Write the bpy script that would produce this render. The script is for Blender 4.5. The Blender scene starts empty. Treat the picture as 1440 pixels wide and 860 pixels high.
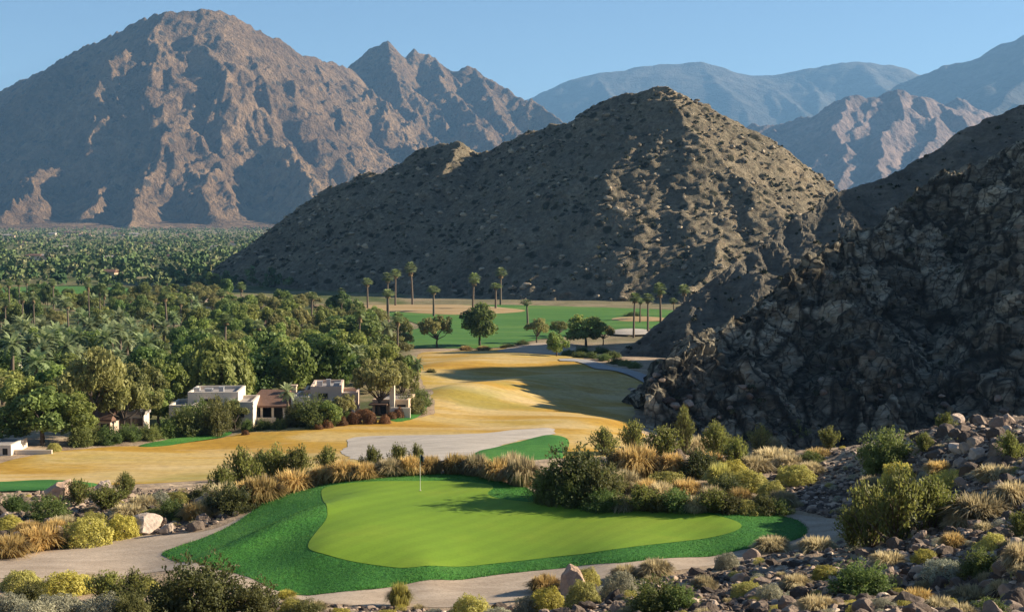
import bpy, math, random
import numpy as np
from mathutils import Vector, Matrix
from mathutils.geometry import delaunay_2d_cdt

C = bpy.context.scene.collection
SC = bpy.context.scene
rad = math.radians
# ------------------------------------------------------------------ camera model of the photograph
F = 1978.0; CX = 720.0; CY = 430.0; HC = 36.0
PITCH = math.atan(125.0 / F); CP, SP = math.cos(PITCH), math.sin(PITCH)

def ray(px, py):
    u = (np.asarray(px, float) - CX) / F; v = (CY - np.asarray(py, float)) / F
    return u, CP + v * SP, -SP + v * CP

def at(px, py, D):
    """world point seen at photo pixel (px,py), D metres in front of the camera"""
    a, b, c = ray(px, py); t = D / b
    return np.array([a * t, b * t, HC + c * t], float).T

def topx(x, y, z):
    z = z - HC
    f = y * CP - z * SP; up = y * SP + z * CP
    return CX + F * x / f, CY - F * up / f

# ------------------------------------------------------------------ object helpers
def tag(o, label=None, cat=None, group=None, kind=None):
    if label: o['label'] = label
    if cat: o['category'] = cat
    if group: o['group'] = group
    if kind: o['kind'] = kind
    return o

def empty(name, loc, rz=0.0, s=1.0):
    o = bpy.data.objects.new(name, None); C.objects.link(o)
    o.location = loc; o.rotation_euler = (0, 0, rz)
    o.scale = (s, s, s) if np.isscalar(s) else s
    o.empty_display_size = 0.2
    return o

def link(name, me, parent=None, loc=None):
    o = bpy.data.objects.new(name, me); C.objects.link(o)
    if parent is not None: o.parent = parent
    if loc is not None: o.location = loc
    return o

def mk_mesh(name, V, Fl, mat=None, smooth=True, attrs=None, midx=None):
    """V (n,3); Fl list of int arrays (m,3) / (m,4)"""
    V = np.ascontiguousarray(V, dtype=np.float32)
    if isinstance(Fl, np.ndarray): Fl = [Fl]
    Fl = [f for f in Fl if len(f)]
    me = bpy.data.meshes.new(name)
    nl = sum(f.size for f in Fl); nf = sum(len(f) for f in Fl)
    me.vertices.add(len(V)); me.vertices.foreach_set('co', V.ravel())
    me.loops.add(nl); me.polygons.add(nf)
    me.loops.foreach_set('vertex_index', np.concatenate([f.ravel() for f in Fl]).astype(np.int32))
    st = []; k = 0
    for f in Fl:
        st.append(k + np.arange(len(f)) * f.shape[1]); k += f.size
    me.polygons.foreach_set('loop_start', np.concatenate(st).astype(np.int32))
    me.polygons.foreach_set('use_smooth', np.full(nf, bool(smooth)))
    mats = mat if isinstance(mat, (list, tuple)) else ([mat] if mat else [])
    for m in mats: me.materials.append(m)
    if midx is not None: me.polygons.foreach_set('material_index', np.asarray(midx, np.int32))
    if attrs:
        for k, a in attrs.items():
            at_ = me.attributes.new(k, 'FLOAT', 'POINT')
            at_.data.foreach_set('value', np.ascontiguousarray(a, dtype=np.float32))
    me.update(calc_edges=True)
    return me

class MB:
    """collects boxes, prisms and tubes into one mesh"""
    def __init__(s): s.V = []; s.Q = []; s.T = []; s.n = 0
    def add(s, V, Q=None, T=None):
        V = np.asarray(V, float); s.V.append(V)
        if Q is not None and len(Q): s.Q.append(np.asarray(Q, int).reshape(-1, 4) + s.n)
        if T is not None and len(T): s.T.append(np.asarray(T, int).reshape(-1, 3) + s.n)
        s.n += len(V); return s
    def box(s, x0, x1, y0, y1, z0, z1):
        V = [(x, y, z) for z in (z0, z1) for y in (y0, y1) for x in (x0, x1)]
        return s.add(V, [(0, 2, 3, 1), (4, 5, 7, 6), (0, 1, 5, 4), (2, 6, 7, 3), (0, 4, 6, 2), (1, 3, 7, 5)])
    def tube(s, P, R, n=7, cap=True):
        P = np.asarray(P, float); R = np.broadcast_to(np.asarray(R, float), (len(P),))
        d = np.gradient(P, axis=0); d /= np.linalg.norm(d, axis=1)[:, None] + 1e-9
        ref = np.array([1.0, 0, 0]) if abs(d[:, 0]).mean() < .8 else np.array([0, 1.0, 0])
        a = np.cross(d, ref); a /= np.linalg.norm(a, axis=1)[:, None] + 1e-9
        b = np.cross(d, a)
        th = np.arange(n) * 2 * np.pi / n
        V = (P[:, None] + R[:, None, None] * (np.cos(th)[None, :, None] * a[:, None] + np.sin(th)[None, :, None] * b[:, None])).reshape(-1, 3)
        i, j = np.meshgrid(np.arange(len(P) - 1), np.arange(n), indexing='ij')
        i = i.ravel(); j = j.ravel(); k = (j + 1) % n
        Q = np.stack([i * n + j, (i + 1) * n + j, (i + 1) * n + k, i * n + k], 1)
        s.add(V, Q)
        if cap:
            m = len(V); s.V.append(np.array([P[-1]])); s.n += 1
            jj = np.arange(n); base = s.n - 1 - n
            s.T.append(np.stack([base + jj, base + (jj + 1) % n, np.full(n, s.n - 1)], 1))
        return s
    def mesh(s, name, mat, smooth=False, attrs=None):
        Fl = []
        if s.Q: Fl.append(np.concatenate(s.Q))
        if s.T: Fl.append(np.concatenate(s.T))
        return mk_mesh(name, np.concatenate(s.V), Fl, mat, smooth, attrs)
    def build(s, name, mat, parent=None, smooth=False):
        return link(name, s.mesh(name, mat, smooth), parent)

# ------------------------------------------------------------------ noise
_rs = np.random.RandomState(7)
_perm = np.concatenate([_rs.permutation(256)] * 3)
_g = _rs.normal(size=(256, 3)); _g /= np.linalg.norm(_g, axis=1)[:, None]

def perlin(x, y, z=None):
    x = np.asarray(x, float); y = np.asarray(y, float)
    z = np.zeros_like(x) + 0.37 if z is None else np.asarray(z, float)
    xi = np.floor(x).astype(int); yi = np.floor(y).astype(int); zi = np.floor(z).astype(int)
    xf = x - xi; yf = y - yi; zf = z - zi
    xi &= 255; yi &= 255; zi &= 255
    f = lambda t: t * t * t * (t * (t * 6 - 15) + 10)
    u, v, w = f(xf), f(yf), f(zf)
    out = 0
    for dx in (0, 1):
        for dy in (0, 1):
            for dz in (0, 1):
                h = _perm[_perm[_perm[xi + dx] + yi + dy] + zi + dz]
                g = _g[h]
                d = g[..., 0] * (xf - dx) + g[..., 1] * (yf - dy) + g[..., 2] * (zf - dz)
                out = out + d * (u if dx else 1 - u) * (v if dy else 1 - v) * (w if dz else 1 - w)
    return out * 1.5

def fbm(x, y, z=None, oct=4, lac=2.03, gain=.5):
    s = 0; a = 1.0
    for i in range(oct):
        s = s + a * perlin(x + 17.3 * i, y - 9.1 * i, None if z is None else z + 5.7 * i)
        x = x * lac; y = y * lac; z = None if z is None else z * lac; a *= gain
    return s

def ridged(x, y, z=None, oct=4, lac=2.1, gain=.5):
    s = 0; a = 1.0
    for i in range(oct):
        n = 1 - np.abs(perlin(x + 31.7 * i, y + 11.9 * i, None if z is None else z - 3.3 * i)) * 1.8
        s = s + a * n; a *= gain
        x = x * lac; y = y * lac; z = None if z is None else z * lac
    return s

def worley(x, y, z, jitter=.95):
    """F1, F2 and cell value"""
    xi = np.floor(x).astype(int); yi = np.floor(y).astype(int); zi = np.floor(z).astype(int)
    f1 = np.full(x.shape, 9.0); f2 = np.full(x.shape, 9.0); cv = np.zeros(x.shape)
    for dx in (-1, 0, 1):
        for dy in (-1, 0, 1):
            for dz in (-1, 0, 1):
                cx = xi + dx; cy = yi + dy; cz = zi + dz
                h = _perm[_perm[_perm[cx & 255] + (cy & 255)] + (cz & 255)]
                h2 = _perm[h + 91]; h3 = _perm[h2 + 57]
                px = cx + .5 + (h / 255. - .5) * jitter; py = cy + .5 + (h2 / 255. - .5) * jitter; pz = cz + .5 + (h3 / 255. - .5) * jitter
                d = np.sqrt((px - x) ** 2 + (py - y) ** 2 + (pz - z) ** 2)
                m = d < f1
                f2 = np.where(m, f1, np.minimum(f2, d)); cv = np.where(m, _perm[h3 + 23] / 255., cv); f1 = np.where(m, d, f1)
    return f1, f2, cv

def facets(x, y, z, jitter=.95):
    """broken rock: every cell is a plane of its own tilt"""
    xi = np.floor(x).astype(int); yi = np.floor(y).astype(int); zi = np.floor(z).astype(int)
    f1 = np.full(x.shape, 9.0); out = np.zeros(x.shape)
    for dx in (-1, 0, 1):
        for dy in (-1, 0, 1):
            for dz in (-1, 0, 1):
                cx = xi + dx; cy = yi + dy; cz = zi + dz
                h = _perm[_perm[_perm[cx & 255] + (cy & 255)] + (cz & 255)]; h2 = _perm[h + 91]; h3 = _perm[h2 + 57]
                qx = x - (cx + .5 + (h / 255. - .5) * jitter); qy = y - (cy + .5 + (h2 / 255. - .5) * jitter); qz = z - (cz + .5 + (h3 / 255. - .5) * jitter)
                d = qx * qx + qy * qy + qz * qz; g = _g[_perm[h3 + 23]]
                m = d < f1
                out = np.where(m, g[..., 0] * qx + g[..., 1] * qy + g[..., 2] * qz + (_perm[h3 + 77] / 255. - .5) * .5, out); f1 = np.where(m, d, f1)
    return out

def sstep(a, b, x):
    t = np.clip((x - a) / (b - a), 0, 1); return t * t * (3 - 2 * t)

# ------------------------------------------------------------------ material helpers
class Mat:
    def __init__(s, name, rough=.85, spec=.25):
        s.m = bpy.data.materials.new(name); s.m.use_nodes = True
        s.nt = s.m.node_tree; s.n = s.nt.nodes; s.b = s.n['Principled BSDF']; s.out = s.n['Material Output']
        s.b.inputs['Roughness'].default_value = rough
        s.b.inputs['Specular IOR Level'].default_value = spec
    def node(s, t, **kw):
        n = s.n.new(t)
        for k, v in kw.items(): setattr(n, k, v)
        return n
    def l(s, a, b): s.nt.links.new(a, b)
    def coord(s, kind='world', scale=(1, 1, 1), rot=(0, 0, 0)):
        if kind == 'world': o = s.node('ShaderNodeNewGeometry').outputs['Position']
        else: o = s.node('ShaderNodeTexCoord').outputs['Object']
        mp = s.node('ShaderNodeMapping'); mp.inputs['Scale'].default_value = scale; mp.inputs['Rotation'].default_value = rot
        s.l(o, mp.inputs['Vector']); return mp.outputs['Vector']
    def noise(s, vec, scale, detail=4, rough=.55, dist=0.0):
        n = s.node('ShaderNodeTexNoise'); n.inputs['Scale'].default_value = scale; n.inputs['Detail'].default_value = detail
        n.inputs['Roughness'].default_value = rough; n.inputs['Distortion'].default_value = dist
        if vec is not None: s.l(vec, n.inputs['Vector'])
        return n.outputs['Fac']
    def voro(s, vec, scale, feature='F1', out='Distance'):
        n = s.node('ShaderNodeTexVoronoi'); n.feature = feature; n.inputs['Scale'].default_value = scale
        s.l(vec, n.inputs['Vector']); return n.outputs[out]
    def ramp(s, fac, stops, interp='LINEAR'):
        r = s.node('ShaderNodeValToRGB'); r.color_ramp.interpolation = interp; e = r.color_ramp.elements
        while len(e) < len(stops): e.new(.5)
        for i, (p, c) in enumerate(stops):
            e[i].position = p; e[i].color = (c[0], c[1], c[2], 1) if not np.isscalar(c) else (c, c, c, 1)
        s.l(fac, r.inputs['Fac']); return r.outputs['Color']
    def mix(s, fac, a, b, mode='MIX'):
        m = s.node('ShaderNodeMix', data_type='RGBA', blend_type=mode)
        for sock, v in ((m.inputs[0], fac), (m.inputs[6], a), (m.inputs[7], b)):
            if hasattr(v, 'is_linked'): s.l(v, sock)
            elif np.isscalar(v): sock.default_value = v
            else: sock.default_value = (v[0], v[1], v[2], 1)
        return m.outputs[2]
    def math(s, op, a, b=0.0, clamp=False):
        m = s.node('ShaderNodeMath', operation=op); m.use_clamp = clamp
        for sock, v in ((m.inputs[0], a), (m.inputs[1], b)):
            if hasattr(v, 'is_linked'): s.l(v, sock)
            else: sock.default_value = v
        return m.outputs[0]
    def attr(s, name):
        n = s.node('ShaderNodeAttribute'); n.attribute_name = name; return n.outputs['Fac']
    def orand(s): return s.node('ShaderNodeObjectInfo').outputs['Random']
    def bump(s, h, strength=.5, dist=.1, prev=None):
        b = s.node('ShaderNodeBump'); b.inputs['Strength'].default_value = strength; b.inputs['Distance'].default_value = dist
        s.l(h, b.inputs['Height'])
        if prev is not None: s.l(prev, b.inputs['Normal'])
        s.l(b.outputs['Normal'], s.b.inputs['Normal']); return b.outputs['Normal']
    def color(s, c):
        if hasattr(c, 'is_linked'): s.l(c, s.b.inputs['Base Color'])
        else: s.b.inputs['Base Color'].default_value = (c[0], c[1], c[2], 1)
        return s

def foliage_mat(name, lo, hi, alt=None, trans=.3, rough=.6):
    """leaf colours differ leaf by leaf (tint attribute) and plant by plant"""
    M = Mat(name, rough, .3)
    t = M.attr('tint'); r = M.orand()
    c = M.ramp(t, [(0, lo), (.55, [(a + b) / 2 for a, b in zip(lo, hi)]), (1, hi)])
    if alt is not None:
        c = M.mix(M.math('MULTIPLY', r, .75), c, M.mix(t, [v * .6 for v in alt], alt))
    v = M.math('ADD', M.math('MULTIPLY', M.math('FRACT', M.math('MULTIPLY', r, 7.31)), .55), .72)
    hs = M.node('ShaderNodeHueSaturation'); M.l(c, hs.inputs['Color']); M.l(v, hs.inputs['Value'])
    c = hs.outputs['Color']; M.color(c)
    if trans > 0:
        tr = M.node('ShaderNodeBsdfTranslucent'); M.l(c, tr.inputs['Color'])
        mx = M.node('ShaderNodeMixShader'); mx.inputs[0].default_value = trans
        M.l(M.b.outputs[0], mx.inputs[1]); M.l(tr.outputs[0], mx.inputs[2]); M.l(mx.outputs[0], M.out.inputs['Surface'])
    return M.m

def flat_mat(name, c, rough=.8, var=.12, scale=1.5, bump=0.0):
    M = Mat(name, rough, .3); v = M.coord('world')
    n = M.noise(v, scale, 5)
    M.color(M.mix(n, [x * (1 - var) for x in c], [min(1, x * (1 + var)) for x in c]))
    if bump: M.bump(M.noise(v, scale * 12, 3), .4, bump)
    return M.m

# ------------------------------------------------------------------ camera, light, sky
cam = bpy.data.cameras.new('camera'); co = bpy.data.objects.new('camera', cam); C.objects.link(co)
cam.sensor_width = 36; cam.lens = 36 * F / 1440.0; cam.sensor_fit = 'HORIZONTAL'
cam.clip_start = .5; cam.clip_end = 60000
co.location = (0, 0, HC); co.rotation_euler = (math.pi / 2 - PITCH, 0, 0)
SC.camera = co

SUN_A, SUN_E = rad(11), rad(22.5)           # direction to the sun: right of the view, a little ahead
S = Vector((math.cos(SUN_E) * math.cos(SUN_A), math.cos(SUN_E) * math.sin(SUN_A), math.sin(SUN_E)))
sl = bpy.data.lights.new('sun', 'SUN'); so = bpy.data.objects.new('sun', sl); C.objects.link(so)
sl.energy = 5.0; sl.angle = rad(.5); sl.color = (1.0, .86, .66)
so.rotation_euler = S.to_track_quat('Z', 'Y').to_euler(); so.location = (0, 0, 300)

W = bpy.data.worlds.new('World'); SC.world = W; W.use_nodes = True
wn = W.node_tree.nodes; bg = wn['Background']
sky = wn.new('ShaderNodeTexSky'); sky.sky_type = 'NISHITA'; sky.sun_disc = False
sky.sun_elevation = SUN_E; sky.sun_rotation = math.pi / 2 - SUN_A
sky.altitude = 2200; sky.air_density = 1.0; sky.dust_density = .0; sky.ozone_density = 2.6
W.node_tree.links.new(sky.outputs[0], bg.inputs['Color']); bg.inputs['Strength'].default_value = .05

SC.view_settings.view_transform = 'Standard'; SC.view_settings.look = 'None'
SC.view_settings.gamma = 1; SC.view_settings.exposure = 1.38; SC.view_settings.use_curve_mapping = False
SC.render.engine = 'CYCLES'
SC.cycles.use_denoising = True
SC.cycles.max_bounces = 6; SC.cycles.diffuse_bounces = 3; SC.cycles.glossy_bounces = 2
SC.cycles.transmission_bounces = 3; SC.cycles.transparent_max_bounces = 8; SC.cycles.volume_bounces = 0
SC.cycles.caustics_reflective = False; SC.cycles.caustics_refractive = False
# ================================================================== terrain
CTRL = []   # (theta, ln r, z)
def cp(px, py, z):
    a, b, c = ray(px, py); t = (z - HC) / c
    x, y = a * t, b * t; CTRL.append((math.atan2(x, y), math.log(math.hypot(x, y)), z))
def cw(x, y, z): CTRL.append((math.atan2(x, y), math.log(math.hypot(x, y)), z))
for t in [
    # green plateau
    (600, 680, 20.4), (690, 690, 20.45), (460, 690, 20.2), (600, 740, 20.15), (900, 745, 20.3), (1030, 742, 20.5), (450, 775, 19.95), (600, 798, 19.8), (850, 778, 20.1),
    (240, 782, 18.95), (300, 762, 19.2), (370, 800, 19.3), (430, 832, 19.15), (400, 775, 19.65), (350, 722, 19.35), (400, 700, 19.7), (1134, 746, 20.4), (640, 815, 19.45), (1000, 782, 20.0), (800, 800, 19.7),
    (100, 790, 18.7), (0, 792, 18.6), (200, 803, 18.75), (250, 752, 18.85), (560, 838, 19.3), (700, 828, 19.5),
    (100, 722, 17.9), (200, 702, 17.7), (20, 702, 17.3), (300, 690, 18.1), (430, 680, 19.4), (550, 668, 20.35), (650, 667, 20.4), (600, 665, 20.4), (480, 675, 20.1), (740, 684, 20.4),
    # foreground slope
    (0, 860, 20.6), (150, 850, 20.3), (300, 852, 20.2), (450, 855, 19.8), (560, 858, 19.6), (700, 856, 20.2), (900, 850, 22.0), (1100, 850, 23.3), (1300, 850, 25.0), (1440, 850, 26.0),
    (1000, 800, 20.5), (1100, 800, 22.0), (1200, 775, 22.0), (1300, 800, 24.0), (1440, 800, 25.2), (1190, 738, 20.7), (1200, 700, 21.3), (1300, 700, 22.9), (1440, 720, 24.6), (1440, 650, 25.0),
    (1300, 640, 23.3), (1200, 640, 21.6), (1300, 604, 23.4), (1440, 616, 25.2), (1150, 655, 20.9), (1000, 668, 20.7), (900, 680, 20.5), (850, 690, 20.5), (950, 716, 20.5), (1060, 721, 20.5),
    # fairway
    (0, 652, 11.0), (100, 640, 11.0), (300, 618, 10.5), (300, 660, 11.6), (500, 602, 10.0), (520, 640, 12.0), (640, 622, 12.0), (740, 612, 11.4), (700, 600, 10.6), (850, 588, 10.4),
    (600, 560, 8.8), (700, 560, 8.4), (800, 540, 7.6), (900, 540, 7.8), (620, 502, 5.6), (750, 492, 5.1), (850, 512, 6.0), (600, 482, 3.8), (700, 484, 4.0),
    # villas and oasis
    (250, 600, 10.4), (400, 590, 10.0), (520, 577, 9.4), (100, 618, 11.0), (20, 628, 11.2), (0, 540, 6.2), (300, 545, 7.2), (150, 500, 4.0), (450, 510, 4.8), (0, 450, 2.0), (300, 440, 1.4), (500, 440, 1.8),
    (700, 452, 1.6), (800, 442, 1.4), (900, 430, 0.8), (600, 421, 0.4), (0, 400, 0.0), (300, 402, 0.0), (0, 350, 0.0), (400, 345, 0.0), (900, 345, 0), (1400, 345, 0), (200, 330, 0.0), (0, 318, 0.0), (1000, 318, 0)]: cp(*t)
for t in [(-3, 101, 17.4), (-3, 93, 19.7), (-10, 93, 19.4), (4, 94, 19.8), (-25, 108, 15.2), (-45, 112, 14.0), (10, 108, 16.8), (5, 120, 13.8), (-12, 126, 13.2), (25, 122, 14.5), (45, 112, 16.0), (40, 150, 7.2), (60, 130, 11), (46, 185, 4.4), (80, 200, 4.0), (23, 182, 7.0), (70, 250, 7), (90, 300, 6),
          (55, 96, 19.0), (90, 100, 18), (90, 60, 26), (40, 20, 33), (20, 25, 28.2), (0, 25, 26.5), (-20, 25, 25), (0, 9, 33), (6, 9, 33.5), (-6, 9, 32), (-40, 40, 22), (-60, 70, 18), (-90, 100, 13), (-90, 150, 11), (-120, 220, 8),
          (110, 140, 16), (150, 200, 9), (150, 300, 6), (-300, 400, 2), (-400, 800, 0), (400, 800, 0), (-8000, 9000, 0), (8000, 9000, 0), (0, 14000, 0), (0, 22000, 0), (12000, 18000, 0), (-12000, 18000, 0), (0, 42, 22.6), (14, 42, 23.6), (-14, 42, 22.0)]: cw(*t)
CTRL = np.array(CTRL)
def _phi(d2): return d2 * np.log(d2 + 1e-12) * .5
KX = 2.0
_P = CTRL[:, :2] * np.array([KX, 1.0])
_n = len(_P)
_A = np.zeros((_n + 3, _n + 3))
_A[:_n, :_n] = _phi(((_P[:, None] - _P[None]) ** 2).sum(-1)) + np.eye(_n) * 2e-4
_A[:_n, _n] = 1; _A[:_n, _n + 1:] = _P; _A[_n, :_n] = 1; _A[_n + 1:, :_n] = _P.T
_w = np.linalg.solve(_A, np.concatenate([CTRL[:, 2], np.zeros(3)]))
def gauss(x, y, cx, cy, sx, sy, rot, a):
    c, s = math.cos(rot), math.sin(rot); dx = x - cx; dy = y - cy
    u = (dx * c + dy * s) / sx; v = (-dx * s + dy * c) / sy
    return a * np.exp(-.5 * (u * u + v * v))
def T0(x, y):
    """smooth ground height"""
    x = np.asarray(x, float); y = np.asarray(y, float); sh = x.shape; x = x.ravel(); y = y.ravel()
    out = np.empty(len(x))
    for i in range(0, len(x), 60000):
        xs, ys = x[i:i + 60000], y[i:i + 60000]
        q = np.stack([np.clip(np.arctan2(xs, ys), -.66, .66) * KX, np.log(np.hypot(xs, ys) + .01)], 1)
        d2 = (q[:, 0:1] - _P[None, :, 0]) ** 2 + (q[:, 1:2] - _P[None, :, 1]) ** 2
        out[i:i + 60000] = _phi(d2) @ _w[:_n] + _w[_n] + q @ _w[_n + 1:]
    r = np.hypot(x, y)
    cap = 33.0 - .06 * np.minimum(r, 40)
    out = np.where(r < 60, np.minimum(out, cap), out)
    m = sstep(500, 900, r)
    out = out * (1 - m) + np.minimum(out, .5) * m * .0 + m * 0.0
    # swales and mounds of the fairway
    f = sstep(125, 150, y) * (1 - sstep(330, 420, y)) * sstep(-45, -25, x) * (1 - sstep(40, 60, x))
    out = out + f * (.55 * perlin(x / 26.0 + 3, y / 34.0, None))
    out = out + gauss(x, y, 6, 232, 7, 30, rad(-28), 1.6) + gauss(x, y, -9, 205, 5, 26, rad(-18), 1.1) - gauss(x, y, 18, 225, 9, 22, rad(-20), 1.5) + gauss(x, y, -14, 262, 6, 30, rad(-20), 1.2) + gauss(x, y, 14, 285, 6, 20, rad(-45), 1.3)
    # mounds in the rough left of the green
    out = out + gauss(x, y, -13.6, 69.5, .9, 4.5, rad(-38), .22) + gauss(x, y, -11.6, 72, .8, 4, rad(-32), .28) + gauss(x, y, -12.6, 63.2, .8, 3, rad(-50), .16)
    return out.reshape(sh)

# lookup for fast ray casting
_TH = np.linspace(rad(-40), rad(40), 500); _LR = np.linspace(math.log(15), math.log(6000), 1500)
_tt, _ll = np.meshgrid(_TH, _LR, indexing='ij')
_LUT = T0(np.exp(_ll) * np.sin(_tt), np.exp(_ll) * np.cos(_tt))
def Tq(x, y):
    th = (np.arctan2(x, y) - _TH[0]) / (_TH[1] - _TH[0]); lr = (np.log(np.hypot(x, y)) - _LR[0]) / (_LR[1] - _LR[0])
    th = np.clip(th, 0, len(_TH) - 1.001); lr = np.clip(lr, 0, len(_LR) - 1.001)
    i = th.astype(int); j = lr.astype(int); a = th - i; b = lr - j
    return (_LUT[i, j] * (1 - a) + _LUT[i + 1, j] * a) * (1 - b) + (_LUT[i, j + 1] * (1 - a) + _LUT[i + 1, j + 1] * a) * b
def ground_at(px, py, rmin=20.0):
    """first ground point on the ray through the photo pixels"""
    px = np.atleast_1d(np.asarray(px, float)); py = np.atleast_1d(np.asarray(py, float))
    a, b, c = ray(px, py); h = np.hypot(a, b)
    R = np.exp(np.linspace(math.log(rmin), math.log(5500), 1400))
    out = np.zeros((len(px), 3))
    for k in range(0, len(px), 400):
        s = slice(k, k + 400)
        t = R[None] / h[s, None]
        x = a[s, None] * t; y = b[s, None] * t; z = HC + c[s, None] * t
        d = z - Tq(x, y)
        below = d < 0; j = np.argmax(below, 1); j = np.where(below.any(1), j, len(R) - 1); j = np.maximum(j, 1)
        ii = np.arange(len(j)); d0 = d[ii, j - 1]; d1 = d[ii, j]
        w = np.where(below.any(1), d0 / (d0 - d1 + 1e-9), 0); w = np.clip(w, 0, 1)
        rr = R[j - 1] * (1 - w) + R[j] * w; tt = rr / h[s]
        out[s] = np.stack([a[s] * tt, b[s] * tt, HC + c[s] * tt], 1)
    return out
def G(px, py, rmin=20.0):
    p = ground_at(px, py, rmin)[0]; p[2] = float(T0(np.array([p[0]]), np.array([p[1]]))[0]); return p

def spline(P, n=8, closed=True):
    P = np.asarray(P, float); out = []
    m = len(P)
    for i in range(m if closed else m - 1):
        p0, p1, p2, p3 = (P[(i - 1) % m], P[i], P[(i + 1) % m], P[(i + 2) % m])
        for t in np.arange(n) / n:
            out.append(.5 * ((2 * p1) + (p2 - p0) * t + (2 * p0 - 5 * p1 + 4 * p2 - p3) * t * t + (3 * p1 - p0 - 3 * p2 + p3) * t ** 3))
    return np.array(out)
def resample(P, step):
    Q = np.vstack([P, P[:1]]); d = np.r_[0, np.cumsum(np.linalg.norm(np.diff(Q, axis=0), axis=1))]
    s = np.linspace(0, d[-1], max(8, int(d[-1] / step)) + 1)[:-1]
    return np.stack([np.interp(s, d, Q[:, k]) for k in (0, 1)], 1)
def poly(pts, rmin=20.0, sp=True):
    """outline from photo pixels dropped on the ground, or ('w', x, y) world points"""
    out = []
    for p in pts:
        if p[0] == 'w': out.append((p[1], p[2]))
        else: out.append(tuple(ground_at(p[0], p[1], rmin)[0][:2]))
    P = np.array(out)
    return spline(P, 8) if sp else P
def sdf(x, y, P):
    """signed distance to a closed polygon, negative inside"""
    d = np.full(x.shape, 1e9); ins = np.zeros(x.shape, bool)
    for i in range(len(P)):
        ax, ay = P[i]; bx, by = P[(i + 1) % len(P)]
        ex, ey = bx - ax, by - ay; L = ex * ex + ey * ey + 1e-12
        t = np.clip(((x - ax) * ex + (y - ay) * ey) / L, 0, 1)
        d = np.minimum(d, (x - ax - t * ex) ** 2 + (y - ay - t * ey) ** 2)
        c = (ay > y) != (by > y)
        with np.errstate(divide='ignore', invalid='ignore'):
            ins ^= c & (x < (bx - ax) * (y - ay) / (by - ay + 1e-12) + ax)
    d = np.sqrt(d); return np.where(ins, -d, d)
def sdf_box(x, y, P, pad):
    out = np.full(x.shape, 1e3); lo = P.min(0) - pad; hi = P.max(0) + pad
    m = (x > lo[0]) & (x < hi[0]) & (y > lo[1]) & (y < hi[1])
    if m.any(): out[m] = sdf(x[m], y[m], P)
    return out
SHEETS = []   # (polygon, step, offset)
def sheet(name, P, step, off, mat, edge_noise=0.0, lip=None, base=0.0, label=None, cat=None, hole=True):
    P = resample(P, step)
    if edge_noise:
        n = np.roll(P, -1, 0) - np.roll(P, 1, 0); n = np.stack([n[:, 1], -n[:, 0]], 1); n /= np.linalg.norm(n, axis=1)[:, None] + 1e-9
        P = P + n * (fbm(P[:, 0] / (step * 3), P[:, 1] / (step * 3), oct=2) * edge_noise)[:, None]
    c = P.mean(0)
    lo, hi = P.min(0), P.max(0)
    gx, gy = np.meshgrid(np.arange(lo[0], hi[0], step), np.arange(lo[1], hi[1], step))
    gx = gx.ravel() + (np.random.RandomState(1).rand(gx.size) - .5) * step * .3; gy = gy.ravel()
    d = sdf(gx, gy, P); k = d < -step * .45
    pts = np.vstack([P, np.stack([gx[k], gy[k]], 1)]) - c
    r = delaunay_2d_cdt([Vector(p) for p in pts], [], [list(range(len(P)))], 1, 1e-5)
    V2 = np.array([tuple(v) for v in r[0]]) + c
    Fc = np.array([f for f in r[2] if len(f) == 3], int)
    a = V2[Fc[:, 1]] - V2[Fc[:, 0]]; b = V2[Fc[:, 2]] - V2[Fc[:, 0]]
    fl = (a[:, 0] * b[:, 1] - a[:, 1] * b[:, 0]) < 0
    Fc[fl] = Fc[fl][:, ::-1]
    dd = -sdf(V2[:, 0], V2[:, 1], P)
    z = T0(V2[:, 0], V2[:, 1]) + off
    if lip: z = z - (off - base) * (1 - sstep(0, lip, dd))
    o = link(name, mk_mesh(name, np.c_[V2, z], [Fc], mat, True, {'edge': dd}))
    tag(o, label, cat, kind='structure')
    if hole: SHEETS.append((P, step, off))
    return o
# ================================================================== turf, sand, fairway sheets
def turf_mat(name, a, b, c, streak=(1, 1, 1), rot=0.0, fine=6.0, bump=.03, bs=.5, edge=None, speck=.5, mow=None):
    M = Mat(name, .8, .2)
    v = M.coord('world'); vs = M.coord('world', streak, (0, 0, rot))
    n1 = M.noise(vs, .16, 5, .6, .6); n2 = M.noise(vs, .9, 5, .62); n3 = M.noise(v, fine, 4, .7)
    col = M.ramp(n1, [(.30, a), (.5, b), (.70, c)])
    col = M.mix(M.math('MULTIPLY', M.ramp(n2, [(.35, 0.0), (.7, 1.0)]), .45), col, a, 'MIX')
    col = M.mix(speck, col, M.ramp(n3, [(.25, (.45, .45, .45)), (.5, (1, 1, 1)), (.8, (1.35, 1.35, 1.3))]), 'MULTIPLY')
    if edge is not None:
        e = M.math('ADD', M.attr('edge'), M.math('MULTIPLY', M.math('SUBTRACT', M.noise(v, 1.1, 4), .5), edge[1]))
        col = M.mix(M.ramp(M.math('DIVIDE', e, edge[2]), [(0, 1.0), (1, 0.0)]), col, edge[0])
    if mow:
        w = M.node('ShaderNodeTexWave'); w.wave_type = 'BANDS'; w.inputs['Scale'].default_value = mow[0]; w.inputs['Distortion'].default_value = .25; w.inputs['Detail'].default_value = 1
        M.l(M.coord('world', (1, 1, 1), (0, 0, mow[1])), w.inputs['Vector']); col = M.mix(1.0, col, M.ramp(w.outputs['Fac'], [(.35, 1 - mow[2]), (.65, 1 + mow[2])]), 'MULTIPLY')
    M.color(col)
    M.bump(n3, bs, bump)
    return M.m
m_green = turf_mat('putting_turf', (.135, .235, .018), (.165, .272, .020), (.205, .29, .025), (1.0, 1.6, 1), .1, 9, .012, .35, speck=.32, mow=(.28, .7, .035))
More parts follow.
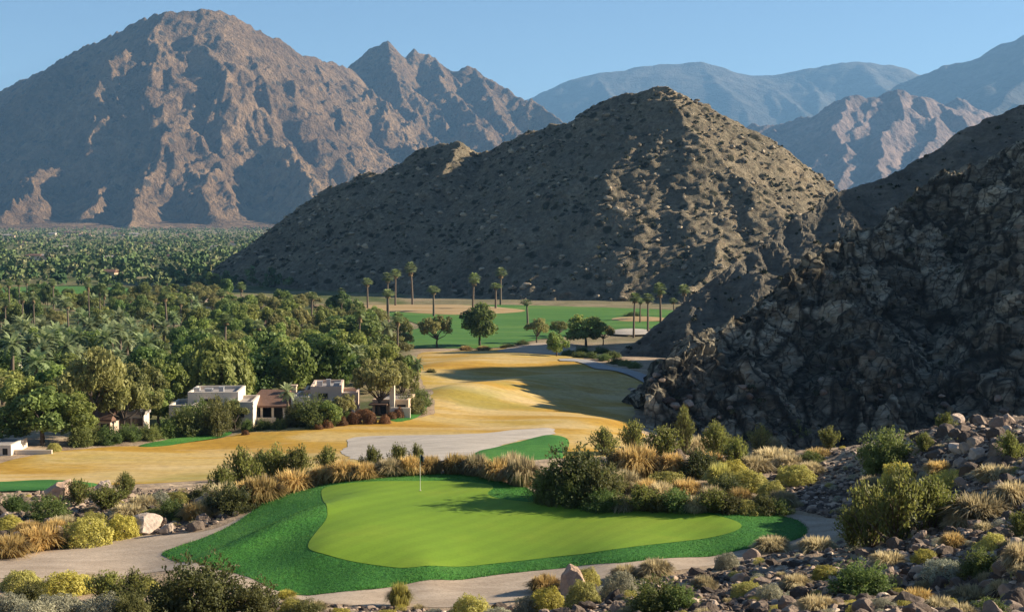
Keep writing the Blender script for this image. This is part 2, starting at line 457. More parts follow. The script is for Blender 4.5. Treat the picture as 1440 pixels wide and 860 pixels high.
m_collar = turf_mat('rough_turf', (.030, .125, .019), (.050, .180, .025), (.095, .235, .038), (1.0, .8, 1), -.6, 5, .08, 1.0, speck=.9)
M = Mat('dormant_turf', .85, .15); v = M.coord('world'); vs = M.coord('world', (.55, 1.0, 1), (0, 0, .3)); v2 = M.coord('world', (.35, 1.3, 1), (0, 0, -.25))
c = M.ramp(M.noise(vs, .055, 5, .55, .8), [(.32, (.36, .200, .026)), (.45, (.44, .268, .046)), (.56, (.49, .355, .14)), (.68, (.43, .29, .055))])
c = M.mix(M.ramp(M.noise(v2, .11, 4, .5, .5), [(.52, 0.0), (.66, .75)]), c, (.56, .42, .21))
c = M.mix(M.ramp(M.noise(v, .05, 3, .5), [(.58, 0.0), (.70, .55)]), c, (.22, .22, .045))
c = M.mix(.6, c, M.ramp(M.noise(v, 1.1, 7, .75), [(.28, .5), (.5, 1.0), (.72, 1.4)]), 'MULTIPLY')
M.color(c); M.bump(M.noise(v, 3.0, 4, .7), .35, .06); m_fair = M.m
m_farfair = turf_mat('far_turf', (.045, .135, .020), (.075, .180, .028), (.13, .22, .04), (.12, .5, 1), .1, .6, .05, .3, speck=.35)
m_dry = turf_mat('dry_turf', (.33, .22, .09), (.40, .28, .14), (.46, .36, .22), (.1, .4, 1), .1, .6, .05, .3, speck=.3)
def sand_mat(name, a, b, bump=.03):
    M = Mat(name, .95, .1); v = M.coord('world'); vs = M.coord('world', (.5, 1.4, 1), (0, 0, .25))
    n = M.noise(vs, .45, 7, .7, .8); n3 = M.noise(v, 7, 5, .75)
    c = M.mix(M.ramp(n, [(.3, 0.0), (.7, 1.0)]), [q * .82 for q in a], b); c = M.mix(.6, c, M.ramp(n3, [(.3, .55), (.5, 1.0), (.8, 1.2)]), 'MULTIPLY')
    peb = M.voro(v, 3.2); c = M.mix(M.ramp(peb, [(.06, 1.0), (.10, 0.0)]), c, (.16, .12, .09))
    M.color(c); M.bump(M.math('ADD', n3, M.math('MULTIPLY', M.noise(vs, 2.5, 3), 1.5)), .5, bump); return M.m
m_sand = sand_mat('path_sand', (.41, .315, .23), (.53, .43, .33))
m_bunk = sand_mat('bunker_sand', (.44, .385, .325), (.56, .50, .425), .02)
m_path = flat_mat('path_concrete', (.30, .29, .28), .9, .15, .8)

P_sand = poly([(-30, 786), (60, 775), (150, 756), (230, 751), (290, 746), (345, 724), (388, 694), (440, 680), (520, 670), (600, 664), (680, 668), (745, 682), (760, 700), (800, 710), (900, 715), (1010, 718), (1090, 720), (1150, 727), (1186, 732), (1182, 750), (1140, 762), (1090, 774),
                (1040, 786), (960, 800), (880, 812), (800, 822), (740, 838), (690, 850), (640, 853), (560, 853), (480, 849), (400, 843), (330, 822), (270, 806), (200, 806), (110, 816), (40, 816), (-30, 806)])
P_coll = poly([(228, 779), (250, 769), (285, 757), (318, 743), (345, 727), (372, 707), (405, 692), (445, 682), (500, 675), (560, 669), (620, 667), (665, 670), (700, 677), (735, 684), (752, 694), (790, 713), (850, 716), (940, 718), (1010, 720), (1075, 723), (1118, 731), (1136, 744), (1124, 757),
                (1090, 766), (1040, 774), (960, 784), (880, 791), (800, 798), (720, 806), (640, 816), (560, 824), (500, 831), (440, 837), (402, 834), (365, 820), (330, 806), (290, 797), (250, 790)])
P_green = poly([(452, 697), (458, 687), (492, 681), (560, 678), (630, 678), (680, 682), (694, 687), (686, 696), (704, 703), (760, 709), (840, 713), (920, 718), (990, 724), (1030, 733), (1043, 742), (1024, 752), (960, 763), (860, 775), (780, 785), (700, 794), (640, 799), (580, 800), (530, 797), (480, 788), (444, 778), (433, 769), (444, 751), (458, 733), (460, 717)])
sheet('sand_path', P_sand, .5, .03, m_sand, .12, 1.0, .012, 'pale pinkish sand waste strip wrapped round the raised green', 'sand')
sheet('green_collar', P_coll, .4, .09, m_collar, .06, .5, .045, 'dark green rough grass collar sloping round the putting green', 'grass')
sheet('putting_green', P_green, .4, .105, m_green, .0, None, 0, 'smooth light green putting green with the flag', 'grass')

P_fair = poly([(-60, 664), (0, 651), (60, 637), (140, 629), (200, 626), (250, 622), (300, 618), (350, 607), (420, 599), (470, 600), (510, 592), (560, 589), (600, 584), (609, 566), (598, 545), (585, 515), (590, 497), (640, 493), (720, 489), (780, 491), (830, 513), (880, 526), (916, 541), (908, 560), (890, 585),
               ('w', 16, 168), ('w', 12, 150), ('w', 8, 138), ('w', -6, 136), ('w', -20, 126), ('w', -34, 118), ('w', -50, 116), ('w', -62, 130)], 118)
P_bunk = poly([(488, 644), (487, 622), (520, 614), (580, 613), (640, 612), (700, 608), (770, 602), (775, 612), (735, 620), (700, 628), ('w', -3, 135), ('w', -12, 133)], 118)
sheet('fairway', P_fair, 1.3, .10, m_fair, .5, 1.5, .01, 'golden dormant grass fairway rolling through the valley', 'fairway')
sheet('sand_bunker', P_bunk, 1.0, .17, m_bunk, .7, 1.2, .13, 'wide pale grey sand bunker behind the green, part in shade', 'bunker')
P_bank = poly([(665, 641), (700, 630), (740, 620), (775, 613), (800, 622), (790, 650), ('w', 3.5, 118), ('w', -3, 119)], 112)
sheet('grass_bank', P_bank, .8, .30, m_collar, .1, .8, .18, 'dark green grass bank beside the sand bunker', 'grass')
sheet('lawn_patch', poly([(196, 627), (240, 618), (290, 612), (325, 607), (318, 614), (270, 622), (220, 629)], 118), .7, .16, m_collar, .2, .5, .11, 'thin green lawn patch below the shrubs of the white villa', 'grass')
sheet('lawn_patch', poly([(545, 588), (575, 583), (595, 570), (604, 556), (600, 574), (585, 588), (560, 594)], 118), .7, .16, m_collar, .2, .5, .11, 'curved green lawn patch around the shrubs at the villa corner', 'grass')
sheet('lawn_patch', poly([(-60, 682), (0, 680), (60, 677), (120, 679), (135, 684), (90, 690), (0, 692), (-60, 694)], 108), .8, .25, m_collar, .2, .5, .11, 'dark green grass strip at the left edge before the rocks', 'grass')
P_far = poly([(560, 488), (566, 470), (590, 458), (560, 447), (530, 440), (560, 432), (640, 429), (700, 429), (760, 430), (830, 432), (890, 434), (945, 436), (960, 442), (930, 456), (890, 468), (850, 470), (790, 474), (750, 479), (715, 487), (660, 490)], 200)
sheet('far_fairway', P_far, 5, .45, m_farfair, 1.0, 5, .1, 'bright green watered fairway at the foot of the dark hill', 'fairway')
sheet('dry_grass_strip', poly([(440, 429), (500, 430), (560, 430), (640, 430), (705, 434), (738, 439), (690, 443), (630, 444), (570, 441), (505, 438), (455, 434)], 250), 5, .8, m_dry, 1.5, 5, .5, 'golden dry grass strip crossing the far fairway', 'grass')
sheet('sand_bunker', poly([(864, 466), (895, 465), (925, 468), (915, 472), (880, 473), (860, 471)], 250), 2.5, .9, m_bunk, .4, 2, .5, 'small white bunker below the tall palms on the far fairway', 'bunker')
sheet('dry_grass_strip', poly([(868, 448), (905, 447), (935, 449), (930, 453), (885, 454), (866, 452)], 250), 4, .8, m_dry, 1, 4, .5, 'pale dry patch behind the palms by the rocky hill', 'grass')
sheet('dry_grass_strip', poly([(700, 494), (740, 484), (800, 483), (812, 492), (790, 499), (740, 497)], 200), 3, .32, m_sand, .6, 3, .14, 'pale sandy saddle with a small tree behind the fairway', 'sand')
sheet('far_fairway', poly([(-30, 418), (20, 416), (110, 413), (185, 412), (195, 407), (110, 403), (0, 405), (-30, 408)], 300), 6, .6, m_farfair, 1, 5, .1, 'green fairway strip showing between the trees on the left', 'fairway')
Pp = spline(np.array([ground_at(a, b, 200)[0][:2] for a, b in [(802, 509), (835, 513), (870, 521), (900, 530), (922, 541)]]), 10, False)
nn = np.gradient(Pp, axis=0); nn = np.stack([-nn[:, 1], nn[:, 0]], 1) / np.linalg.norm(nn, axis=1)[:, None]
sheet('cart_path', np.vstack([Pp + nn * 2.0, (Pp - nn * 2.0)[::-1]]), 1.0, .24, m_path, .05, None, 0, 'grey cart path along the foot of the rocky hill', 'path')

# ------------------------------------------------------------------ the ground, one sheet to the horizon
def ground_extra(x, y, full=False):
    r = np.hypot(x, y)
    d = np.full(x.shape, 1e3); low = np.zeros(x.shape)
    for P, st, off in SHEETS:
        dd = sdf_box(x, y, P, 12.0 if st < 2 else 30)
        d = np.minimum(d, dd)
        dip = (.22 if st < .8 else .45 if st < 2 else 1.6)
        low = np.maximum(low, dip * sstep(-st * .5, -st * 2.2, dd))
    m = sstep(.3, 3.5, d)
    near = 1 - sstep(105, 150, r)
    amp = m * near
    z = amp * (.30 * fbm(x / 5.0, y / 5.0, oct=3) + .07 * fbm(x / .9, y / .9, oct=3))
    far = m * sstep(150, 260, r) * (1 - sstep(900, 1500, r))
    z = z + far * .6 * fbm(x / 40.0, y / 40.0, oct=3)
    return z - low, d
def T1(x, y):
    x = np.atleast_1d(np.asarray(x, float)); y = np.atleast_1d(np.asarray(y, float))
    e, d = ground_extra(x, y); return T0(x, y) + np.maximum(e, -.02)
th = np.concatenate([np.arange(-78, -26, 1.3), np.arange(-26, 26.01, .085), np.arange(27.3, 79, 1.3)]) * math.pi / 180
rr = np.concatenate([np.linspace(2, 38, 50)[:-1], np.arange(38, 112, .28), np.geomspace(112, 400, 230), np.geomspace(404, 26000, 110)])
tt, r_ = np.meshgrid(th, rr, indexing='ij')
gx = (r_ * np.sin(tt)).ravel(); gy = (r_ * np.cos(tt)).ravel()
ge, gd = ground_extra(gx, gy)
gz = T0(gx, gy) + ge
i, j = np.meshgrid(np.arange(len(th) - 1), np.arange(len(rr) - 1), indexing='ij')
i = i.ravel(); j = j.ravel(); nr = len(rr)
Q = np.stack([i * nr + j, (i + 1) * nr + j, (i + 1) * nr + j + 1, i * nr + j + 1], 1)
R_ = np.hypot(gx, gy)
px_, py_ = topx(gx, np.maximum(gy, 1), gz)
lush = sstep(150, 185, gy) * (1 - sstep(560, 600, px_)) * (1 - sstep(1500, 3500, R_) * .5)
lush = np.maximum(lush, sstep(330, 380, gy) * .6)
M = Mat('desert_soil', .95, .1)
v = M.coord('world'); n1 = M.noise(v, .25, 6, .6); n2 = M.noise(v, 2.5, 6, .65); n3 = M.noise(v, 16, 3, .7)
soil = M.ramp(n1, [(.3, (.24, .17, .115)), (.5, (.37, .275, .185)), (.7, (.50, .385, .265))])
soil = M.mix(.7, soil, M.ramp(n2, [(.25, .35), (.5, 1.0), (.75, 1.35)]), 'MULTIPLY')
peb = M.voro(v, 4.5); pc = M.voro(v, 4.5, 'F1', 'Color')
stone = M.mix(M.math('MULTIPLY', M.ramp(pc, [(.2, 0.0), (.8, 1.0)]), 1.0), (.09, .07, .06), (.33, .25, .2))
soil = M.mix(M.ramp(peb, [(.16, 1.0), (.24, 0.0)]), soil, stone)
nf = M.noise(v, .03, 6, .65); nf2 = M.noise(v, .3, 5, .6)
oas = M.ramp(nf, [(.35, (.055, .085, .025)), (.5, (.12, .13, .05)), (.62, (.26, .21, .12)), (.75, (.07, .12, .03))])
oas = M.mix(.5, oas, M.ramp(nf2, [(.3, .5), (.7, 1.3)]), 'MULTIPLY')
M.color(M.mix(M.attr('lush'), soil, oas))
h = M.math('ADD', M.math('MULTIPLY', n2, 1.0), M.math('MULTIPLY', M.math('SUBTRACT', .25, peb, True), 1.6)); h = M.math('ADD', h, M.math('MULTIPLY', n3, .3))
M.bump(h, .9, .12)
o = link('ground', mk_mesh('ground', np.c_[gx, gy, gz], [Q], M.m, True, {'lush': lush}))
tag(o, 'stony tan desert ground falling away to the valley floor', 'ground', kind='structure')

# ================================================================== mountains: ridge skeletons with eroded flanks
def seg_children(pl, s_side, rng, step, length, drop, gens=1, wob=.35, low=0.0):
    """spurs running down both flanks of a ridge polyline"""
    out = []
    d = np.r_[0, np.cumsum(np.linalg.norm(np.diff(pl[:, :2], axis=0), axis=1))]
    s = step * .5 * rng.rand()
    k = rng.randint(2)
    while s < d[-1]:
        p = np.array([np.interp(s, d, pl[:, q]) for q in range(3)])
        j = min(np.searchsorted(d, s), len(pl) - 1); t = pl[j, :2] - pl[j - 1, :2]; t = t / (np.linalg.norm(t) + 1e-9)
        dn = t if pl[j, 2] < pl[j - 1, 2] else -t
        side = 1 if k % 2 else -1; k += 1
        nrm = np.array([-t[1], t[0]]) * side
        dr = nrm + dn * (.25 + .7 * rng.rand()); dr /= np.linalg.norm(dr)
        L = length * (.6 + .8 * rng.rand()) * min(1.0, max(.25, (p[2] - low) / (length * drop * 1.1)))
        q = [p - np.array([0, 0, length * .012])]; a = 0
        for m in range(4):
            a += (rng.rand() - .5) * wob * 2
            c, sn = math.cos(a), math.sin(a); dd = np.array([dr[0] * c - dr[1] * sn, dr[0] * sn + dr[1] * c])
            q.append(q[-1] + np.array([dd[0], dd[1], -drop * (.8 + .4 * rng.rand())]) * L / 4)
        q = np.array(q); out.append(q)
        if gens > 1: out += seg_children(q, s_side, rng, step * .5, length * .42, drop * 1.08, gens - 1, wob, low)
        s += step * (.65 + .7 * rng.rand())
    return out
class Hill:
    def __init__(s, main, spurs, slope, seed, step, length, drop, gens, amp, freq, warp, low=0.0, apron=None):
        s.apron = apron; s.M = [np.array([at(*p) for p in pl]) for pl in main]
        rng = np.random.RandomState(seed); s.slope = slope; s.amp = amp; s.freq = freq; s.warp = warp
        L = [np.array([at(*p) for p in pl]) for pl in main + spurs]
        ch = []
        for pl in L: ch += seg_children(pl, slope, rng, step, length, drop, gens, low=low)
        A, B = [], []
        for pl in L + ch: A.append(pl[:-1]); B.append(pl[1:])
        s.A = np.concatenate(A); s.B = np.concatenate(B); s.n = len(s.A)
    def raw(s, x, y):
        out = np.full(x.shape, -1e4)
        for a, b in zip(s.A, s.B):
            ex, ey, ez = b - a; L = ex * ex + ey * ey + 1e-9
            # skip points too far below to matter
            t = np.clip(((x - a[0]) * ex + (y - a[1]) * ey) / L, 0, 1)
            dx = x - a[0] - t * ex; dy = y - a[1] - t * ey
            d = np.sqrt(dx * dx + dy * dy)
            out = np.maximum(out, a[2] + t * ez - s.slope * d)
        return out
    def h(s, x, y):
        w = s.warp; f = s.freq
        if s.apron:
            dm = np.full(x.shape, 1e9)
            for m in s.M:
                for a, b in zip(m[:-1], m[1:]):
                    e = b - a; L = e[0] ** 2 + e[1] ** 2; t = np.clip(((x - a[0]) * e[0] + (y - a[1]) * e[1]) / L, 0, 1); dm = np.minimum(dm, (x - a[0] - t * e[0]) ** 2 + (y - a[1] - t * e[1]) ** 2)
            cr = .12 + .88 * sstep(30, 330, np.sqrt(dm)); w = w * cr
        wx = x + w * fbm(x * f * .6, y * f * .6, oct=3); wy = y + w * fbm(x * f * .6 + 40, y * f * .6 - 17, oct=3)
        z = s.raw(wx, wy)
        if s.apron:
            A = s.A, s.B; s.A = np.concatenate([m[:-1] for m in s.M]) * [1, 1, s.apron[0]]; s.B = np.concatenate([m[1:] for m in s.M]) * [1, 1, s.apron[0]]; k = s.slope; s.slope = s.apron[1]
            ap = s.raw(x, y); s.A, s.B = A; s.slope = k; t = np.clip((z - ap) / 60., -1, 1); z = np.maximum(z, ap); q = sstep(0, 80, z - ap)
            return z + s.amp * q * cr * (fbm(x * f, y * f, oct=6, gain=.55) + .8 * (ridged(wx * f * 1.7, wy * f * 1.7, oct=5) - 1.2)) + 30 * q * (.3 + .7 * cr) * (ridged(wx * f * 2.4 + 9, wy * f * 2.4, oct=4) - 1.2) + 3 * fbm(x * f, y * f, oct=4)
        return z + s.amp * (fbm(x * f, y * f, oct=5) + .6 * (ridged(x * f * 1.7, y * f * 1.7, oct=4) - 1.2))
def hill_mesh(name, hill, x0, x1, y0, y1, nx, ny, mat, low, post=None, label=None, cat='mountain', sm=False):
    gx, gy = np.meshgrid(np.linspace(x0, x1, nx), np.linspace(y0, y1, ny), indexing='ij')
    z = hill.h(gx, gy)
    V = np.c_[gx.ravel(), gy.ravel(), np.maximum(z.ravel(), low - 30)]
    keep = z > low
    i, j = np.meshgrid(np.arange(nx - 1), np.arange(ny - 1), indexing='ij'); i = i.ravel(); j = j.ravel()
    kf = (keep[:-1, :-1] | keep[1:, :-1] | keep[:-1, 1:] | keep[1:, 1:]).ravel(); i = i[kf]; j = j[kf]
    Q = np.stack([i * ny + j, (i + 1) * ny + j, (i + 1) * ny + j + 1, i * ny + j + 1], 1)
    u, inv = np.unique(Q, return_inverse=True); V = V[u]; Q = inv.reshape(Q.shape)
    if post is not None:
        # normals on the grid for sideways rock relief
        zx, zy = np.gradient(z, gx[1, 0] - gx[0, 0], gy[0, 1] - gy[0, 0])
        N = np.c_[-zx.ravel(), -zy.ravel(), np.ones(z.size)][u]; N /= np.linalg.norm(N, axis=1)[:, None]
        V = post(V, N)
    o = link(name, mk_mesh(name, V, [Q], mat, not sm))
    tag(o, label, cat, kind='structure'); return o
def rock_mat(name, cols, s1, s2, bumps, dots=None, strat=None):
    M = Mat(name, .95, .12); v = M.coord('world')
    n1 = M.noise(v, s1, 6, .62, .4); n2 = M.noise(v, s2, 6, .7)
    c = M.ramp(n1, [(.3, cols[0]), (.5, cols[1]), (.7, cols[2])])
    c = M.mix(.9, c, M.ramp(n2, [(.3, .35), (.5, 1.0), (.7, 1.7)]), 'MULTIPLY')
    if dots:
        for sc, th_, col in dots:
            d = M.voro(v, sc); c = M.mix(M.ramp(d, [(th_, 1.0), (th_ * 1.5, 0.0)]), c, col)
    M.color(c)
    h = M.math('ADD', n2, M.math('MULTIPLY', M.noise(v, s2 * 4, 4, .7), .5)); M.bump(h, bumps[0], bumps[1]); return M.m

# big mountain on the left, 4 to 7 km away
m_big = rock_mat('mountain_rock', [(.145, .090, .050), (.235, .152, .085), (.34, .225, .125)], .0022, .018, (1.0, 45), [(.02, .20, (.085, .068, .05))])
main = [[(-420, 250, 7600), (-200, 190, 7300), (-60, 150, 6700), (0, 127, 6450), (30, 111, 6350), (70, 92, 6150), (110, 70, 5950), (165, 45, 5600), (200, 26, 5400), (235, 13, 5200), (295, 12, 5230), (325, 20, 5300), (350, 35, 5400), (390, 55, 5600), (415, 72, 5750), (440, 80, 5850), (470, 88, 6000), (495, 98, 6150)],
        [(480, 110, 6700), (497, 86, 6800), (520, 68, 6800), (545, 58, 6800), (556, 70, 6800), (569, 87, 6800), (583, 69, 6850), (592, 76, 6850), (602, 74, 6850), (616, 87, 6850), (634, 101, 6850), (646, 100, 6850), (657, 91, 6850), (668, 94, 6850), (684, 111, 6800), (704, 117, 6780), (727, 141, 6700), (738, 151, 6650), (748, 139, 6600), (765, 150, 6550), (792, 172, 6400), (840, 215, 6200), (880, 260, 6000)]]
spurs = [[(235, 13, 5200), (217, 42, 5080), (222, 80, 4950), (238, 118, 4850), (252, 150, 4750), (255, 200, 4600), (250, 250, 4400)],
         [(165, 45, 5600), (160, 88, 5250), (150, 150, 4980), (105, 200, 4750), (60, 245, 4450), (30, 285, 4150)],
         [(352, 38, 5400), (354, 62, 5220), (378, 108, 5050), (391, 158, 4880), (372, 186, 4780), (408, 228, 4520), (445, 270, 4260), (468, 312, 4020)],
         [(372, 186, 4780), (312, 224, 4560), (236, 232, 4450), (205, 270, 4250), (190, 312, 4020)],
         [(312, 224, 4560), (300, 262, 4350), (320, 300, 4120)],
         [(440, 82, 5850), (472, 148, 5400), (502, 208, 5020), (532, 260, 4700), (560, 300, 4400)],
         [(470, 90, 6000), (520, 150, 5700), (560, 200, 5400), (610, 250, 5000)],
         [(545, 58, 6800), (560, 118, 6350), (585, 180, 5950), (620, 220, 5600)], [(612, 81, 6850), (640, 130, 6450), (672, 170, 6100), (690, 210, 5800)], [(668, 95, 6850), (700, 150, 6400), (730, 190, 6100)],
         [(70, 92, 6150), (60, 140, 5750), (20, 200, 5300), (-40, 260, 4800)], [(0, 127, 6450), (-40, 190, 6000), (-110, 250, 5400)],
         [(150, 150, 4980), (170, 200, 4750), (165, 250, 4500), (140, 290, 4200)]]
H_big = Hill(main, spurs, 1.02, 11, 330, 480, .62, 3, 19, 1 / 200., 60, apron=(.14, .085))
def big_post(h):
    f = h.h
    def g(x, y):
        z = f(x, y)
        k = 90.0; fl = 150 + k * np.log1p(np.exp(np.clip((z - 150) / k, -30, 30)))   # talus fans at the foot
        return np.where(z > 400, z, fl - 155 + (z > 1e9) * 0) * 1.0
    return g
hill_mesh('left_mountain', H_big, -3000, 1500, 3300, 7700, 860, 800, m_big, -2, None, 'big brown rocky mountain ridge filling the left of the skyline')

# far ranges
m_far = rock_mat('far_range_rock', [(.050, .048, .042), (.075, .068, .058), (.11, .095, .078)], .0009, .006, (.8, 40))
H_r1 = Hill([[(600, 190, 14500), (680, 160, 14300), (745, 136, 14200), (775, 124, 14100), (800, 115, 14000), (850, 100, 14000), (895, 92, 14000), (940, 87, 14000), (990, 85, 14000), (1020, 92, 14000), (1060, 104, 14000), (1095, 101, 14000), (1130, 98, 14000), (1165, 91, 14000), (1200, 88, 14000), (1250, 92, 14000), (1290, 103, 14000), (1400, 130, 14000), (1600, 150, 14200)]],
            [[(850, 100, 14000), (880, 150, 13000), (920, 200, 12200)], [(990, 85, 14000), (1030, 140, 13000), (1060, 190, 12200)], [(1200, 88, 14000), (1240, 130, 13000), (1260, 180, 12000)], [(1130, 98, 14000), (1150, 140, 13200), (1140, 190, 12400)]], .55, 5, 900, 1100, .4, 2, 30, 1 / 800., 120)
hill_mesh('far_range', H_r1, -1500, 6500, 11500, 16000, 300, 200, m_far, -5, None, 'pale blue far mountain range low on the skyline')
H_r2 = Hill([[(1180, 190, 11400), (1230, 140, 11200), (1262, 121, 11000), (1290, 110, 11000), (1330, 92, 10900), (1352, 86, 10900), (1375, 75, 10900), (1400, 60, 10900), (1418, 55, 10900), (1440, 42, 10900), (1500, 15, 10900), (1600, 0, 11000), (1750, 60, 11000), (1900, 130, 11000)]],
            [[(1330, 92, 10900), (1340, 140, 10000), (1300, 180, 9300)], [(1440, 42, 10900), (1440, 110, 9900), (1390, 160, 9200), (1370, 190, 8900)], [(1500, 15, 10900), (1540, 100, 9700), (1520, 180, 9000)]], .6, 6, 700, 900, .45, 2, 25, 1 / 600., 100)
hill_mesh('far_range', H_r2, 1800, 7500, 8200, 13000, 300, 240, m_far, -5, None, 'tall blue mountain shoulder rising at the right edge of the sky')
m_mid = rock_mat('mid_range_rock', [(.12, .085, .072), (.19, .135, .11), (.27, .19, .15)], .002, .014, (.9, 20))
H_r3 = Hill([[(960, 200, 7400), (1040, 178, 7300), (1072, 172, 7200), (1100, 168, 7150), (1130, 160, 7100), (1160, 148, 7050), (1192, 137, 7000), (1225, 136, 7000), (1255, 127, 7000), (1285, 131, 7050), (1320, 140, 7100), (1350, 152, 7200), (1400, 175, 7300), (1480, 190, 7500)],
             [(1300, 165, 7900), (1338, 142, 7900), (1350, 136, 7900), (1372, 146, 7900), (1400, 160, 7900), (1450, 170, 7900)]],
            [[(1100, 168, 7150), (1085, 200, 6800), (1095, 240, 6400), (1120, 275, 6000)], [(1192, 137, 7000), (1175, 175, 6700), (1190, 215, 6350), (1180, 265, 5900)], [(1255, 127, 7000), (1265, 165, 6700), (1240, 205, 6350), (1235, 250, 5950)], [(1285, 131, 7050), (1320, 175, 6700), (1310, 215, 6300), (1300, 260, 5900)], [(1320, 140, 7100), (1365, 180, 6700), (1380, 230, 6200)]],
            .78, 8, 300, 420, .55, 3, 22, 1 / 170., 60)
hill_mesh('middle_range', H_r3, 600, 3600, 5200, 8600, 520, 480, m_mid, -3, None, 'lilac sunlit rocky range between the two dark hills')

# dark hill in the middle
m_hill = rock_mat('hill_rock', [(.20, .172, .120), (.295, .248, .170), (.42, .335, .22)], .03, .42, (1.0, 4.0), [(.11, .20, (.062, .060, .035)), (.32, .16, (.34, .25, .17))])
main = [[(296, 398, 850), (322, 378, 845), (350, 350, 838), (400, 308, 830), (455, 267, 822), (490, 252, 818), (512, 240, 815), (545, 247, 812), (572, 226, 808), (590, 208, 805), (612, 201, 800), (640, 198, 798), (655, 212, 800), (675, 216, 800), (700, 206, 795), (740, 185, 785), (772, 176, 778), (800, 167, 770), (830, 152, 762), (870, 133, 750), (900, 125, 742), (930, 120, 735), (950, 122, 732), (972, 132, 732), (1000, 146, 735), (1030, 169, 738), (1070, 195, 742), (1100, 218, 745), (1130, 240, 748), (1170, 266, 752), (1230, 305, 758), (1300, 350, 765)]]
spurs = [[(940, 121, 733), (958, 165, 705), (1005, 218, 680), (1062, 268, 655), (1105, 305, 640), (1140, 345, 625)],
         [(1005, 218, 680), (992, 280, 650), (1012, 328, 625), (1000, 370, 600), (960, 412, 575)],
         [(640, 198, 798), (630, 225, 770), (600, 260, 745)], [(545, 247, 812), (530, 270, 795), (505, 300, 775)],
         [(830, 152, 762), (805, 230, 722), (780, 290, 690)], [(700, 206, 795), (660, 290, 730), (630, 360, 680)]]
H_mid = Hill(main, spurs, .72, 21, 55, 55, .62, 2, 1.9, 1 / 30., 5)
def mid_post(V, N):
    n = fbm(V[:, 0] / 7, V[:, 1] / 7, V[:, 2] / 7, oct=4); f1, f2, cv = worley(V[:, 0] / 9, V[:, 1] / 9, V[:, 2] / 9)
    g = facets(V[:, 0] / 6, V[:, 1] / 6, V[:, 2] / 6); return V + N * (n * .55 + g * .85 + (f2 - f1) * .4 * (n > -.1))[:, None]
hill_mesh('middle_hill', H_mid, -230, 330, 530, 980, 760, 620, m_hill, -3, mid_post, 'dark rocky pyramid hill dotted with scrub in the middle of the valley', 'hill')

# rocky hill on the right
M = Mat('crag_rock', .95, .12); v = M.coord('world'); vb = M.coord('world', (.22, .5, 1.0), (0, rad(-44), 0))
n1 = M.noise(v, .06, 6, .62, .4); n2 = M.noise(v, .6, 7, .72); n3 = M.noise(vb, .55, 8, .75, .8)
c = M.ramp(n1, [(.3, (.18, .162, .12)), (.5, (.28, .248, .182)), (.7, (.39, .335, .24))])
c2 = M.ramp(n1, [(.3, (.175, .155, .120)), (.6, (.255, .225, .175))])
sep = M.node('ShaderNodeSeparateXYZ'); M.l(v, sep.inputs[0]); far_ = M.math('MULTIPLY', M.math('SUBTRACT', M.math('ADD', sep.outputs[1], M.math('MULTIPLY', M.math('SUBTRACT', n1, .5), 90)), 258), .02, True)
c = M.mix(far_, c, c2); c = M.mix(M.math('SUBTRACT', .8, M.math('MULTIPLY', far_, .6)), c, M.ramp(n3, [(.38, .12), (.5, 1.0), (.62, 2.0)]), 'MULTIPLY'); c = M.mix(.6, c, M.ramp(n2, [(.3, .5), (.5, 1.0), (.75, 1.6)]), 'MULTIPLY')
d = M.voro(v, .4); c = M.mix(M.ramp(d, [(.13, 1.0), (.2, 0.0)]), c, (.045, .05, .028)); d = M.voro(v, .27); c = M.mix(M.ramp(d, [(.10, 1.0), (.15, 0.0)]), c, (.28, .22, .16))
vc = M.coord('world', (.55, .55, .26), (0, rad(28), 0)); pl_ = M.voro(vc, .30, 'F1', 'Color'); c = M.mix(M.math('SUBTRACT', .85, M.math('MULTIPLY', far_, .6)), c, M.ramp(pl_, [(.2, .5), (.5, .95), (.8, 1.6)]), 'MULTIPLY')
ck = M.voro(vc, .30, 'DISTANCE_TO_EDGE'); nf_ = M.math('SUBTRACT', 1.0, far_, True); c = M.mix(M.math('MULTIPLY', nf_, M.ramp(ck, [(.02, .85), (.09, 0.0)])), c, (.035, .031, .025)); ck2 = M.voro(M.coord('world', (.8, .8, .45), (0, rad(-40), 0)), .6, 'DISTANCE_TO_EDGE'); c = M.mix(M.math('MULTIPLY', nf_, M.ramp(ck2, [(.015, .7), (.07, 0.0)])), c, (.04, .035, .028))
M.color(c); h = M.math('ADD', M.math('ADD', n2, n3), M.math('MULTIPLY', M.noise(v, 2.2, 4, .7), .5)); M.bump(h, 1.0, 1.3); m_crag = M.m
main = [[(846, 507, 300), (870, 496, 302), (900, 474, 304), (930, 450, 306), (965, 420, 308), (1000, 396, 311), (1030, 375, 314), (1070, 345, 318), (1100, 324, 321), (1130, 300, 325), (1170, 275, 330), (1210, 262, 332), (1250, 245, 335), (1290, 225, 338), (1330, 205, 341), (1360, 181, 343), (1400, 161, 345), (1440, 146, 347), (1520, 105, 350), (1650, 50, 352), (1850, -20, 355), (2100, -60, 360)]]
spurs = [[(893, 588, 184), (903, 562, 188), (920, 536, 192), (945, 508, 197), (975, 482, 203), (1010, 455, 209), (1060, 418, 217), (1120, 375, 227), (1200, 322, 240), (1300, 260, 253), (1440, 184, 264), (1600, 98, 274), (1741, 28, 280), (1900, -30, 290), (2100, -60, 304)],  # out-of-view right end of this crest raised to keep the crag in shade
         [(1900, -30, 290), (2000, 0, 245), (2110, 40, 204)],  # unseen spur added to block sun from the bunker, since lowered
         [(1060, 418, 217), (1045, 470, 206), (1050, 530, 195)], [(1200, 322, 240), (1190, 400, 220), (1200, 480, 204)], [(1440, 184, 264), (1430, 300, 234), (1440, 420, 208)]]
